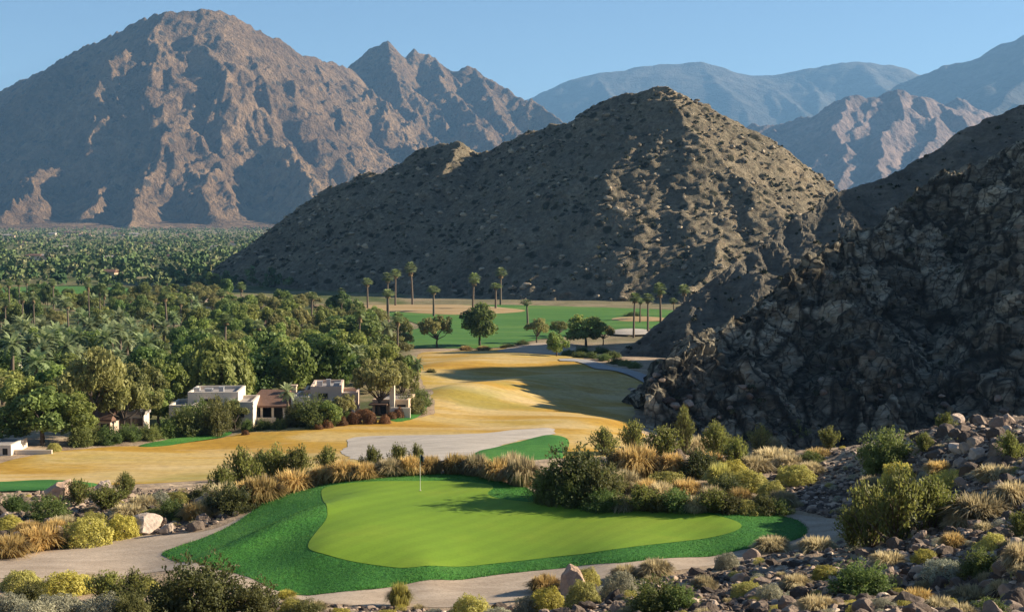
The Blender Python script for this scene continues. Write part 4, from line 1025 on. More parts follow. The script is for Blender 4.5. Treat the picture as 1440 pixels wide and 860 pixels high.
# roofs glimpsed between the trees
def small_house(px, py, w, h, mat, rmat, label, pitched=True):
    p = G(px, py, 110); r = empty('house', p, rad(random.uniform(-15, 15))); u = p[1] / 1978.0; w *= u; h *= u; dp = w * .7
    MB().box(-w / 2, w / 2, 0, dp, -.5, h).build('wall', mat, r)
    if pitched: gable(r, -w / 2 - .5, w / 2 + .5, -.6, dp + .6, h + .2, h * 1.55 + .2, rmat, .5, 'roof', w * .12)
    else: MB().box(-w / 2 - .15, w / 2 + .15, -.15, dp + .15, h, h + .35).build('roof', rmat, r)
    n = max(2, int(w / 4))
    for k in range(n):
        x = -w / 2 + (k + .5) * w / n; window(r, x - .55, x + .55, 0, h * .35, h * .75)
    tag(r, label, 'house')
random.seed(4)
small_house(8, 530, 30, 18, m_white, m_grav, 'white house glimpsed between palm trunks at the left edge', False)
small_house(35, 508, 24, 16, m_tan, m_roof, 'tan house under the date palms near the left edge')
small_house(68, 562, 22, 26, m_white, m_roof, 'narrow white house with reddish roof in the left grove')
small_house(118, 566, 30, 16, m_tan, m_grav, 'tan flat house mostly hidden in the left grove', False)
small_house(140, 612, 34, 22, m_pink, m_roof, 'pink garden house behind shrubs on the left fairway edge')
small_house(185, 606, 36, 24, m_white, m_grav, 'white garden house with flat roof left of the white villa', False)
small_house(238, 452, 26, 9, m_pink, m_roof, 'long pinkish roofed house in the middle of the oasis')
small_house(300, 434, 20, 9, m_white, m_tan, 'cream house right of the oasis centre below the hill foot')
small_house(385, 470, 24, 12, m_tan, m_roof, 'tan house with brown roof hidden behind the brown villa trees')
far = [(46, 366, 22, 6, 1), (64, 366, 14, 5, 0), (98, 330, 30, 5, 1), (72, 331, 12, 4, 0), (118, 333, 18, 4, 1), (165, 332, 20, 4, 1), (188, 332, 16, 4, 0), (30, 345, 14, 4, 1), (155, 368, 12, 5, 0), (212, 347, 14, 4, 1), (150, 391, 11, 4, 1), (300, 352, 14, 4, 0), (330, 345, 12, 4, 1), (12, 334, 16, 5, 0), (258, 333, 14, 3, 1), (90, 352, 12, 4, 0), (240, 366, 12, 4, 1)]
for k, (a, b, w, h, q) in enumerate(far):
    p = G(a, b, 110); z = p[2] + 3.5; r = empty('house', (p[0], p[1], p[2]), rad(random.uniform(-25, 25))); u = p[1] / 1978.0; w *= u; h = 3.4 + .12 * h * u; w = max(w, 10)
    MB().box(-w / 2, w / 2, 0, w * .6, -1, h).build('wall', (m_white, m_tan, m_pink)[k % 3], r)
    gable(r, -w / 2 - 1, w / 2 + 1, -1, w * .6 + 1, h + .2, h + 1.0 + w * .05, m_roof if q else m_grav, .5, 'roof', w * .15)
    tag(r, 'distant pale house among the trees of the far valley floor', 'house', 'distant houses in the valley')
# ================================================================== placing
random.seed(11); RNG = np.random.RandomState(5)
ORD = ['', 'second', 'third', 'fourth', 'fifth', 'sixth', 'seventh', 'eighth', 'ninth', 'tenth', 'eleventh', 'twelfth']
def name_sets(items, limit=12):
    """items: (object, px, phrase, category, group). Same phrase: told apart by their order from the left"""
    D = {}
    for it in items: D.setdefault(it[2], []).append(it)
    for ph, L in D.items():
        L.sort(key=lambda t: t[1]); n = len(L)
        for k, (o, px, _, cat, grp) in enumerate(L):
            lab = ph
            if 1 < n <= limit:
                if k == 0: lab = ph + ', leftmost'
                elif k == n - 1: lab = ph + ', rightmost'
                else: lab = ph + ', ' + ORD[k] + ' from left'
            elif n > limit: grp = ph
            tag(o, lab, cat, grp)
ITEMS = []
ADJ = {'gold': 'golden dry grass clump', 'straw': 'pale straw grass clump', 'yellowgrass': 'yellow green grass clump', 'yellow': 'yellow green domed shrub', 'grey': 'silvery grey domed shrub', 'red': 'russet rounded shrub',
       'creosote': 'wispy olive creosote bush', 'dark': 'dark olive bush', 'lush': 'dense green leafy shrub'}
def shrub(kind, px, py, w, h, where, rmin=20.0, grp=None):
    p = G(px, py, rmin); p[2] = T1(p[0], p[1])[0] - .03; u = p[1] / 1978.0
    sx = 1.1 * w * u / 2 / .95; sz = 1.08 * h * u / (1.0 if kind != 'creosote' else 1.05)
    o = plant(kind, random.randrange(3), p, (sx, sx * random.uniform(.85, 1.1), sz), random.uniform(0, 6.28))
    ITEMS.append((o, px, ADJ[kind] + ' ' + where, 'grass' if kind in ('gold', 'straw', 'yellowgrass') else 'shrub', grp or 'desert shrubs and grasses'))
    return o
# --- bottom left corner
W1 = 'in the bottom left corner'
for a in [('dark', 278, 866, 132, 84), ('dark', 352, 868, 96, 54), ('dark', 232, 866, 60, 52), ('creosote', 188, 856, 70, 46), ('yellow', 92, 836, 90, 34), ('yellow', 30, 834, 66, 30), ('creosote', 150, 846, 66, 42), ('grey', 82, 872, 100, 42), ('grey', 146, 874, 92, 46), ('grey', 12, 870, 66, 46), ('yellow', 412, 868, 54, 30), ('dark', 42, 856, 60, 40), ('yellow', 205, 836, 50, 26), ('dark', 185, 876, 60, 44), ('straw', 120, 832, 50, 22), ('grey', 50, 884, 80, 50)]: shrub(*a, W1)
W2 = 'in front of the green at the bottom edge'
for a in [('yellowgrass', 562, 852, 34, 38), ('yellow', 662, 866, 66, 36), ('yellowgrass', 402, 840, 32, 14), ('yellow', 478, 868, 40, 18), ('grey', 610, 872, 46, 20), ('dark', 430, 872, 60, 26), ('yellow', 545, 872, 40, 20)]: shrub(*a, W2)
W3 = 'beside the sand path left of the green'
for a in [('gold', 56, 770, 74, 36), ('gold', 14, 782, 60, 34), ('yellow', 122, 764, 84, 42), ('yellow', 172, 755, 58, 38), ('lush', 240, 730, 50, 30), ('gold', 274, 730, 44, 28), ('dark', 326, 720, 92, 40), ('gold', 366, 706, 66, 42), ('straw', 316, 712, 60, 36), ('gold', 414, 690, 70, 34), ('dark', 400, 694, 40, 22), ('gold', 78, 752, 40, 24), ('dark', 95, 770, 26, 16)]: shrub(*a, W3)
W4 = 'among the rocks left of the green'
for a in [('creosote', 342, 690, 66, 56), ('creosote', 388, 680, 60, 50), ('creosote', 312, 700, 46, 40), ('creosote', 150, 716, 70, 32), ('creosote', 176, 704, 32, 34), ('lush', 68, 730, 64, 32), ('lush', 20, 722, 46, 26), ('yellow', 12, 746, 50, 24), ('creosote', 110, 712, 50, 34), ('straw', 200, 722, 50, 26), ('creosote', 420, 676, 50, 46), ('dark', 285, 706, 40, 24), ('grey', 225, 716, 40, 26), ('yellow', 130, 738, 50, 22), ('gold', 40, 752, 50, 22), ('yellow', 250, 712, 46, 22), ('straw', 180, 730, 50, 22), ('straw', 90, 742, 44, 20), ('yellow', 215, 732, 44, 22), ('straw', 295, 722, 46, 24), ('gold', 345, 700, 44, 28), ('creosote', 365, 672, 40, 36)]: shrub(*a, W4)
W5 = 'along the back edge of the green'
for a in [('gold', 456, 680, 50, 30), ('gold', 484, 676, 52, 34), ('gold', 512, 674, 40, 28), ('straw', 548, 670, 44, 30), ('gold', 576, 668, 42, 32), ('gold', 606, 666, 36, 30), ('gold', 640, 666, 44, 32), ('straw', 670, 668, 44, 34), ('gold', 700, 674, 50, 34), ('straw', 734, 682, 54, 46), ('creosote', 460, 670, 40, 40), ('creosote', 522, 664, 44, 34), ('creosote', 560, 660, 36, 34), ('creosote', 586, 658, 28, 32), ('dark', 502, 676, 26, 14), ('dark', 592, 668, 26, 16), ('dark', 430, 682, 36, 22), ('straw', 720, 672, 46, 40), ('gold', 655, 662, 30, 26), ('straw', 526, 671, 34, 24)]: shrub(*a, W5)
W6 = 'right behind the green'
for a in [('dark', 812, 704, 118, 80), ('dark', 848, 706, 70, 54), ('lush', 770, 706, 66, 46), ('lush', 802, 712, 66, 36), ('lush', 850, 718, 64, 30), ('creosote', 900, 719, 70, 34), ('lush', 950, 720, 60, 34), ('creosote', 1002, 721, 60, 32), ('yellow', 1050, 722, 52, 24), ('lush', 1096, 722, 42, 22), ('dark', 926, 720, 50, 30), ('dark', 1026, 722, 50, 30), ('straw', 876, 718, 44, 24), ('straw', 978, 720, 46, 26), ('dark', 1074, 722, 46, 30)]: shrub(*a, W6)
W7 = 'in the thicket below the crag'
for a in [('gold', 896, 672, 76, 50), ('straw', 878, 690, 56, 34), ('yellow', 938, 690, 64, 34), ('creosote', 932, 648, 70, 44), ('creosote', 962, 640, 34, 62), ('dark', 985, 672, 64, 38), ('creosote', 1005, 650, 44, 50), ('yellowgrass', 1012, 684, 46, 36), ('yellow', 1052, 686, 64, 30), ('yellow', 1120, 680, 66, 30), ('straw', 1088, 652, 66, 26), ('creosote', 1035, 662, 50, 44), ('creosote', 890, 640, 50, 44), ('dark', 868, 668, 60, 40), ('lush', 1140, 655, 40, 20), ('creosote', 1068, 640, 40, 40), ('gold', 1150, 648, 44, 20), ('creosote', 1165, 634, 40, 30), ('dark', 1020, 700, 60, 34), ('gold', 965, 700, 50, 30), ('gold', 910, 700, 44, 30), ('straw', 930, 706, 46, 32), ('straw', 1000, 708, 46, 28), ('gold', 1040, 708, 40, 26), ('straw', 1100, 708, 44, 22), ('straw', 1060, 664, 50, 28), ('straw', 1110, 660, 50, 24), ('gold', 945, 672, 44, 34), ('straw', 1140, 668, 40, 20), ('creosote', 1010, 640, 60, 38), ('straw', 980, 640, 50, 30), ('straw', 1080, 636, 50, 26), ('yellow', 1030, 672, 50, 28), ('gold', 1000, 660, 46, 28), ('creosote', 1120, 626, 44, 32), ('yellow', 1085, 700, 50, 28), ('creosote', 850, 640, 50, 36)]: shrub(*a, W7)
W8 = 'on the stony slope at the right'
for a in [('lush', 1246, 662, 88, 54), ('yellow', 1264, 682, 58, 38), ('creosote', 1222, 772, 96, 84), ('creosote', 1262, 766, 110, 96), ('creosote', 1310, 746, 90, 66), ('creosote', 1200, 776, 56, 60), ('yellow', 1330, 694, 62, 32), ('straw', 1378, 728, 96, 38), ('straw', 1424, 706, 60, 34), ('lush', 1212, 834, 96, 48), ('grey', 1326, 818, 72, 36), ('lush', 1378, 812, 62, 38), ('straw', 1432, 806, 50, 46), ('yellow', 1052, 838, 56, 26), ('grey', 1082, 842, 46, 28), ('straw', 1086, 772, 56, 22), ('straw', 1150, 782, 56, 26), ('straw', 1372, 852, 80, 30), ('lush', 1392, 866, 60, 26), ('creosote', 1420, 650, 46, 40), ('creosote', 1330, 610, 40, 26), ('creosote', 1285, 606, 30, 20), ('straw', 1285, 712, 50, 26), ('yellow', 1180, 622, 40, 18), ('grey', 1240, 860, 50, 26), ('straw', 1150, 862, 60, 24), ('creosote', 1436, 760, 50, 40), ('gold', 1340, 770, 40, 26), ('creosote', 1300, 640, 30, 26), ('yellow', 1160, 812, 46, 22), ('straw', 1250, 795, 56, 24), ('gold', 1290, 848, 50, 26), ('straw', 1410, 840, 46, 24), ('yellow', 1300, 790, 44, 24), ('straw', 1120, 825, 44, 22), ('yellow', 1398, 770, 44, 24), ('straw', 1350, 740, 50, 24), ('yellow', 1250, 720, 40, 22), ('straw', 1400, 676, 60, 24), ('gold', 1320, 668, 44, 22), ('straw', 1225, 690, 40, 20)]: shrub(*a, W8)
W9 = 'at the bottom edge right of centre'
for a in [('lush', 926, 860, 96, 50), ('lush', 956, 858, 56, 36), ('grey', 872, 846, 64, 52), ('yellow', 770, 858, 62, 40), ('yellow', 820, 858, 58, 44), ('grey', 742, 862, 50, 32), ('yellow', 826, 824, 44, 32), ('straw', 922, 808, 52, 26), ('grey', 1022, 800, 38, 28), ('gold', 766, 830, 50, 26), ('straw', 880, 812, 40, 22), ('straw', 990, 830, 40, 22), ('grey', 700, 872, 50, 24)]: shrub(*a, W9)
# --- gardens of the villas
W10 = 'in the garden before the villas'
for a in [('lush', 262, 612, 64, 40), ('dark', 304, 612, 52, 52), ('lush', 284, 606, 50, 44), ('lush', 236, 614, 40, 28), ('dark', 322, 602, 30, 40), ('lush', 440, 600, 74, 44), ('dark', 412, 600, 34, 30), ('lush', 370, 604, 26, 16), ('lush', 392, 604, 24, 16), ('lush', 348, 606, 22, 18), ('lush', 210, 618, 36, 22), ('lush', 180, 620, 40, 24), ('grey', 196, 616, 24, 18), ('lush', 150, 624, 44, 26), ('lush', 118, 626, 46, 28), ('yellow', 76, 634, 24, 14), ('dark', 575, 580, 50, 26), ('lush', 590, 570, 36, 24), ('dark', 560, 572, 40, 24), ('lush', 484, 594, 26, 20), ('dark', 130, 622, 40, 24)]: shrub(*a, W10, 110, 'garden shrubs by the villas')
for a in [('red', 498, 596, 26, 20), ('red', 520, 596, 24, 20), ('red', 513, 588, 30, 16), ('red', 541, 596, 20, 16), ('red', 551, 590, 16, 14), ('red', 561, 588, 18, 18), ('red', 460, 602, 20, 14), ('red', 447, 604, 18, 12), ('red', 480, 598, 20, 16), ('red', 345, 612, 14, 10)]: shrub(*a, 'along the fairway edge of the pink villa', 110, 'russet shrubs by the villas')
W11 = 'below the rocky hill'
for k, (a, b) in enumerate([(800, 500), (815, 503), (832, 503), (850, 506), (866, 511), (845, 498), (862, 502), (880, 514), (820, 497), (893, 518)]): shrub('lush', a, b, 24, 9, W11, 150, 'shrubs below the rocky hill')
shrub('lush', 890, 446, 26, 8, 'on the far fairway below the palms', 250)
shrub('gold', 655, 493, 20, 8, 'at the near edge of the far fairway', 250); shrub('gold', 680, 493, 22, 8, 'at the near edge of the far fairway', 250)
shrub('dark', 735, 486, 26, 8, 'on the bank before the far fairway', 250); shrub('dark', 715, 489, 24, 6, 'on the bank before the far fairway', 250); shrub('dark', 606, 524, 16, 6, 'on the golden fairway edge', 150)

# --- trees
TREES = []; TITEMS = []
SZ = {'bushy': (8.0, 7.8), 'dense': (8.5, 7.0), 'airy': (6.6, 8.2), 'willow': (11.0, 10.5), 'fan': (9.5, 4.4), 'date': (5.0, 7.0)}
TADJ = {'bushy': 'bushy green tree', 'dense': 'dense dark tree', 'airy': 'airy olive tree', 'willow': 'big weeping green tree', 'fan': 'tall thin fan palm', 'date': 'feathery date palm'}
def tree(kind, px, py, h, w, where, rmin=110.0, D=None, grp='oasis trees'):
    p = G(px, py, rmin); u = p[1] / 1978.0
    var = random.randrange(5 if kind == 'bushy' else 4 if kind in ('airy', 'dense') else 2 if kind == 'willow' else 3)
    if kind == 'fan':
        H = 9.5 + 1.5 * var + 1.3; sz = h * u / H; sx = sz if w is None else w * u / 3.9
        s = (sx, sx, sz)
    elif kind == 'date':
        H = 5.0 + 1.3 * var + 2.2; sz = h * u / H; s = (sz, sz, sz)
    else: s = (w * u / SZ[kind][1],) * 2 + (h * u / SZ[kind][0],)
    o = plant(kind, var, p, s, random.uniform(0, 6.28)); TREES.append((p[0], p[1], max(w or 30, 20) * u * .4))
    TITEMS.append((o, px, TADJ[kind] + ' ' + where, 'palm tree' if kind in ('fan', 'date') else 'tree', grp if kind not in ('fan', 'date') else ('tall fan palms' if kind == 'fan' else 'date palms')))
    return o
B1 = 'close behind the white villa'; 
tree('willow', 302, 574, 108, 120, B1); tree('dense', 355, 568, 70, 70, 'between the white and brown villas'); tree('bushy', 236, 580, 74, 60, 'just left of the white villa roof'); tree('bushy', 222, 598, 50, 54, 'just left of the white villa roof')
tree('airy', 128, 614, 122, 110, 'left of the white villa'); tree('airy', 175, 612, 92, 84, 'left of the white villa'); tree('dense', 60, 626, 84, 90, 'in the front row at the left'); tree('bushy', 104, 622, 66, 76, 'in the front row at the left'); tree('dense', 22, 626, 66, 60, 'in the front row at the left'); tree('airy', 200, 606, 70, 70, 'left of the white villa')
tree('airy', 206, 590, 80, 70, 'left of the white villa'); tree('bushy', 30, 590, 60, 60, 'behind the front row at the left'); tree('dense', 160, 596, 56, 56, 'behind the front row at the left'); tree('bushy', 84, 590, 60, 66, 'behind the front row at the left')
tree('dense', 470, 528, 64, 84, 'behind the pink villa'); tree('dense', 510, 508, 66, 96, 'on the fairway side of the oasis'); tree('dense', 495, 480, 40, 70, 'on the fairway side of the oasis'); tree('bushy', 400, 556, 76, 84, 'behind the brown villa'); tree('bushy', 440, 548, 56, 60, 'behind the pink villa'); tree('airy', 534, 584, 84, 84, 'over the low house with the white chimney'); tree('airy', 566, 572, 58, 52, 'over the low house with the white chimney')
tree('bushy', 520, 552, 50, 60, 'on the fairway side of the oasis'); tree('airy', 548, 540, 44, 54, 'on the fairway side of the oasis'); tree('bushy', 575, 540, 40, 36, 'on the fairway side of the oasis')
tree('airy', 330, 604, 40, 44, 'between the white and brown villas'); tree('bushy', 462, 600, 36, 40, 'in front of the pink villa'); tree('airy', 486, 594, 44, 40, 'in front of the pink villa'); tree('date', 405, 598, 62, 44, 'in front of the brown villa'); tree('date', 266, 606, 40, 30, 'among the shrubs before the white villa'); tree('date', 330, 602, 44, 30, 'among the shrubs before the white villa')
tree('date', 505, 540, 60, 40, 'on the fairway side of the oasis'); tree('date', 545, 500, 52, 40, 'on the fairway side of the oasis'); tree('date', 588, 548, 48, 26, 'beside the golden fairway')
B2 = 'on the far fairway'
tree('airy', 615, 489, 50, 54, B2, 200); tree('bushy', 675, 488, 60, 56, B2, 200); tree('airy', 755, 482, 34, 38, B2, 200); tree('bushy', 824, 487, 44, 56, B2, 200); tree('airy', 848, 484, 32, 34, B2, 200); tree('airy', 565, 486, 42, 40, B2, 200); tree('bushy', 783, 501, 34, 34, 'on the sandy saddle behind the golden fairway', 200); tree('airy', 786, 474, 22, 34, B2, 200)
B3 = 'before the dark middle hill'
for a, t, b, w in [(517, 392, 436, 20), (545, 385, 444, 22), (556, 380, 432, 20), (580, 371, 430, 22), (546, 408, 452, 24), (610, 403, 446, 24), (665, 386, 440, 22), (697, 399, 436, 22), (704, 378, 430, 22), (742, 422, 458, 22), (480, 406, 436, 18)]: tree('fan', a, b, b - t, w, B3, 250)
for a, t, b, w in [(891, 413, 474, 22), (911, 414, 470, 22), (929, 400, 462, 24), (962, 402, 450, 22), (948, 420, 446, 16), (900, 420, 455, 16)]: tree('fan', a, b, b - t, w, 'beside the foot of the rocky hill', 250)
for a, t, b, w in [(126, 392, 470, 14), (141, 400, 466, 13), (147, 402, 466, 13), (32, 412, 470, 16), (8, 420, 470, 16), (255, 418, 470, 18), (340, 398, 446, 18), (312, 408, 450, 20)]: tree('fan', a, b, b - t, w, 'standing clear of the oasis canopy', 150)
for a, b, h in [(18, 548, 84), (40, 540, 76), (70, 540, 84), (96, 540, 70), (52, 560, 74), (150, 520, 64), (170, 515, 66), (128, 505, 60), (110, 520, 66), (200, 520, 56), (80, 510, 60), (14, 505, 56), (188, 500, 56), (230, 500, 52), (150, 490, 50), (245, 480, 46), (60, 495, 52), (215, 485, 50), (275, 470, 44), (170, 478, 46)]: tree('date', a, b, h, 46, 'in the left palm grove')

def zone(px, py):
    a = 'left edge' if px < 90 else 'left of the villas' if px < 190 else 'above the white villa' if px < 330 else 'above the brown villa' if px < 430 else 'above the pink villa'
    b = 'front' if py > 560 else 'second row' if py > 525 else 'middle' if py > 490 else 'upper middle' if py > 460 else 'back' if py > 436 else 'far back'
    return 'in the oasis %s, %s' % (b, a)
REG = np.array([(-90, 622), (60, 612), (215, 602), (225, 580), (345, 572), (430, 566), (520, 560), (580, 545), (582, 500), (556, 470), (530, 452), (470, 440), (330, 428), (306, 408), (-90, 408)], float)
cand = []
D = 186.0
while D < 760:
    sp = 8.0 + (D - 186) / 574 * 7.0
    for x in np.arange(-.46 * D, -.03 * D, sp): cand.append((x + RNG.uniform(-.4, .4) * sp, D + RNG.uniform(-.4, .4) * sp))
    D += sp * .92
cand = np.array(cand); cz = T0(cand[:, 0], cand[:, 1]); cpx, cpy = topx(cand[:, 0], cand[:, 1], cz)
ok = sdf(cpx, cpy, REG) < 0
for P, st, off in SHEETS: ok &= sdf_box(cand[:, 0], cand[:, 1], P, 12) > 3.0
ok &= H_mid.h(cand[:, 0], cand[:, 1]) < 1
cand, cz, cpx, cpy = cand[ok], cz[ok], cpx[ok], cpy[ok]
HOUSES = [(o.location.x, o.location.y) for o in bpy.data.objects if o.type == 'EMPTY' and o.name.split('.')[0] in ('villa', 'house')]
nf = 0
for (x, y), z, a, b in zip(cand, cz, cpx, cpy):
    if any((x - q[0]) ** 2 + (y - q[1]) ** 2 < (q[2] + 2.2) ** 2 for q in TREES): continue
    if any(abs(x - q[0]) < 7 and -9 < y - q[1] < 6 for q in HOUSES): continue
    u = y / 1978.0; g = perlin(np.array([x / 38.0]), np.array([y / 60.0]))[0] + RNG.normal() * .28
    if RNG.rand() < .13: continue
    r = RNG.rand(); grove = a < 290 and 440 < b < 545
    if grove and r < .50: kind = 'date'
    elif r > .90: kind = 'fan'
    elif g > .18: kind = 'dense'
    elif g > -.22: kind = 'bushy'
    else: kind = 'airy'
    Hm = {'date': 7.5, 'fan': 10.5, 'dense': 7.6, 'bushy': 7.2, 'airy': 6.2}[kind] * RNG.uniform(.55, 1.25)
    Wm = {'date': 6.0, 'fan': 4.0, 'dense': 6.8, 'bushy': 7.6, 'airy': 7.8}[kind] * RNG.uniform(.75, 1.15)
    if b < 424 and a < 270: Hm *= .6; Wm *= .8
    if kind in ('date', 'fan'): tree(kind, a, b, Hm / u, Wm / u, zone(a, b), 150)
    else: tree(kind, a, b, Hm / u, Wm / u, zone(a, b), 150)
    nf += 1
print('trees', len(TREES))
name_sets(ITEMS); name_sets(TITEMS)

# --- far oasis canopy: nobody could count it
def forest(name, P, Z, hs, nq, mat, rng, label):
    Vs, Fs, Ts = [], [], []; k = 0
    for (x, y), z, h, n in zip(P, Z, hs, nq):
        w = h * rng.uniform(.38, .62); m = max(2, int(n / 9)); cc = rng.normal(size=(m, 3)) * np.array([w * .5, w * .5, h * .16]) + np.array([x, y, z + h * .55])
        tone = np.clip(.5 + rng.normal() * .28, 0, 1)
        for c in cc:
            d = rng.normal(size=(9, 3)); d[:, 2] = np.abs(d[:, 2]) - .35; d /= np.linalg.norm(d, axis=1)[:, None]
            V, Fq = leaf_quads(c + d * np.array([w * .36, w * .36, h * .27]), d, h * .26, rng, 1.25); Vs.append(V); Fs.append(Fq + k); k += len(V); Ts.append(np.full(len(V), np.clip(tone + rng.normal() * .12, 0, 1)))
    o = link(name, mk_mesh(name, np.concatenate(Vs), [np.concatenate(Fs)], mat, True, {'tint': np.concatenate(Ts)})); tag(o, label, 'trees', kind='stuff'); return o
Mc = Mat('far_canopy', .8, .2); t = Mc.attr('tint'); Mc.color(Mc.ramp(t, [(0, (.040, .080, .026)), (.4, (.095, .145, .048)), (.75, (.155, .19, .070)), (1, (.24, .23, .11))]))
fp = []; D = 300.0
while D < 4300:
    sp = (11.5 + (D - 640) / 3600 * 16) if D > 640 else 9.5
    for x in np.arange(-.52 * D, -.10 * D, sp):
        if RNG.rand() < .45 + .5 * sstep(-.3, .25, perlin(np.array([x / 90.]), np.array([D / 160.]))[0]): fp.append((x + RNG.uniform(-.45, .45) * sp, D + RNG.uniform(-.45, .45) * sp))
    D += sp
fp = np.array(fp); fz = T0(fp[:, 0], fp[:, 1]); fa, fb = topx(fp[:, 0], fp[:, 1], fz)
ok = (((fb < 408) & (fp[:, 1] > 640)) | ((fa < -95) & (fb < 622))) & (H_mid.h(fp[:, 0], fp[:, 1]) < 2) & (fa < 420)
for P, st, off in SHEETS: ok &= sdf_box(fp[:, 0], fp[:, 1], P, 40) > 4.0
HF = np.array(HOUSES); near_h = np.array([np.min(np.where((p[1] < HF[:, 1] + 8) & (p[1] > HF[:, 1] - 60), np.abs(p[0] - HF[:, 0]) * 1.0, 99)) for p in fp]); ok &= near_h > 8
fp, fz = fp[ok], fz[ok]; n = np.where(fp[:, 1] < 1100, 54, np.where(fp[:, 1] < 2000, 27, 18)); print('forest', len(fp))
forest('far_canopy', fp, fz, 2.6 + 7.5 * RNG.rand(len(fp)) ** 1.5, n, Mc.m, RNG, 'mass of distant trees covering the far valley floor')

# --- scrub dotting the hills
Ms = Mat('hill_scrub', .9, .1); t = Ms.attr('tint'); Ms.color(Ms.ramp(t, [(0, (.022, .026, .014)), (.6, (.055, .058, .028)), (1, (.11, .10, .05))]))
def scrub(name, hill, box, n, size, per, q, label, post=0.0):
    x = RNG.uniform(box[0], box[1], n); y = RNG.uniform(box[2], box[3], n); z = hill.h(x, y); k = (z > 1.5) & (RNG.rand(n) < .25 + .75 * sstep(-.25, .3, perlin(x / 22., y / 22.))); x, y, z = x[k], y[k], z[k]
    Vs, Fs, Ts = [], [], []; m = 0
    for a, b, c in zip(x, y, z):
        s = size * RNG.uniform(.5, 1.4); d = RNG.normal(size=(per, 3)); d[:, 2] = np.abs(d[:, 2]); d /= np.linalg.norm(d, axis=1)[:, None]
        V, Fq = leaf_quads(np.array([a, b, c + .1]) + d * np.array([s, s, s * .8]) * RNG.uniform(.5, 1, (per, 1)), d, s * q, RNG, 1.4); Vs.append(V); Fs.append(Fq + m); m += len(V); Ts.append(np.full(len(V), RNG.rand()))
    o = link(name, mk_mesh(name, np.concatenate(Vs), [np.concatenate(Fs)], Ms.m, True, {'tint': np.concatenate(Ts)})); tag(o, label, 'scrub', kind='stuff')
scrub('hillside_scrub', H_mid, (-230, 300, 540, 860), 9500, .85, 18, .8, 'dark desert scrub dotting the middle hill')
scrub('hillside_scrub', H_right, (20, 230, 175, 345), 700, .62, 40, .45, 'sparse dark scrub on the rocky hill at the right')

# --- rocks
ROCKS = [rock_geo(50 + i) for i in range(10)]
RMESH = [mk_mesh('rock', V, [Fc], m_rock, False, {'tint': np.zeros(len(V))}) for V, Fc in ROCKS]
PMESH = [mk_mesh('boulder', V, [Fc], m_pale, False, {'tint': np.zeros(len(V))}) for V, Fc in ROCKS[:4]]
def rock(px, py, w, h, pale=False, label=None, grp=None, p=None, name=None, tilt=.25):
    if p is None: p = G(px, py); p[2] = T1(p[0], p[1])[0]
    u = p[1] / 1978.0; i = random.randrange(4 if pale else 10); V = ROCKS[i][0]; ext = V.max(0) - V.min(0)
    o = link(name or ('boulder' if pale else 'rock'), (PMESH if pale else RMESH)[i]); sx = w * u / ext[0]; sz = h * u / ext[2] * 1.15
    o.location = p; o.scale = (sx, sx * random.uniform(.8, 1.1), sz); o.rotation_euler = (random.uniform(-tilt, tilt), random.uniform(-tilt, tilt), random.uniform(-.5, .5) + (math.pi if random.random() < .5 else 0))
    tag(o, label, 'rock', grp); return o
for a in [(1259, 606, 34, 24, True, 'large rounded pale boulder on the skyline of the stony slope at the right'), (1222, 604, 28, 13, True, 'flat pale boulder left of the large rounded one on the stony slope'), (800, 834, 38, 46, True, 'pointed pink boulder at the bottom edge between yellow shrubs'), (88, 702, 46, 30, True, 'big pinkish boulder among the rocks at the far left'), (146, 694, 24, 18, True, 'small orange boulder right of the pinkish one'),
          (205, 748, 46, 30, True, 'grey white boulder beside the sand path left of the green'), (236, 750, 20, 19, True, 'small upright grey stone right of the grey white boulder'), (104, 766, 44, 20, True, 'low grey boulder under the yellow shrubs by the path'), (332, 724, 9, 7, True, 'little white stone at the left edge of the green'), (946, 662, 42, 34, False, 'grey rock half hidden in the thicket behind the green'),
          (1202, 642, 10, 8, True, 'small white stone left of the round green shrub'), (1055, 787, 26, 20, False, 'dark angular rock beside the sand at the right end of green'), (1346, 598, 26, 18, True, 'pale pointed boulder at the top of the rock pile'), (1348, 640, 32, 16, True, 'pale striped slab in the middle of the rock pile')]:
    rock(*a[:5], a[5], None)
def inpoly(n, P):
    P = np.array(P, float); out = []
    lo, hi = P.min(0), P.max(0)
    while len(out) < n:
        q = RNG.uniform(lo, hi, (n * 3, 2)); q = q[sdf(q[:, 0], q[:, 1], P) < 0]; out += list(map(tuple, q))
    return np.array(out[:n])
RB = [(690, 862), (760, 846), (880, 822), (960, 808), (1050, 790), (1130, 772), (1185, 756), (1230, 736), (1300, 700), (1440, 650), (1480, 650), (1480, 885), (690, 885)]
RT = [(1010, 668), (1060, 645), (1150, 628), (1240, 602), (1300, 594), (1400, 588), (1480, 570), (1480, 680), (1300, 694), (1200, 730), (1120, 715), (1060, 690)]
RP = [(1286, 604), (1340, 597), (1470, 592), (1470, 660), (1360, 668), (1300, 660)]
RQ = [(1130, 690), (1190, 680), (1210, 720), (1180, 730), (1120, 716)]
LM = [(-20, 696), (80, 690), (180, 688), (300, 686), (380, 672), (440, 678), (390, 690), (335, 722), (285, 744), (225, 750), (150, 754), (60, 774), (-20, 786)]
LB = [(360, 842), (480, 852), (640, 858), (640, 875), (330, 875)]
def heap(Pg, n, lo, hi, pw, where, keep):
    q = inpoly(n, Pg); P3 = ground_at(q[:, 0], q[:, 1]); s = lo + (hi - lo) * RNG.rand(n) ** pw; return [(s[i], P3[i], q[i], where) for i in range(n)]
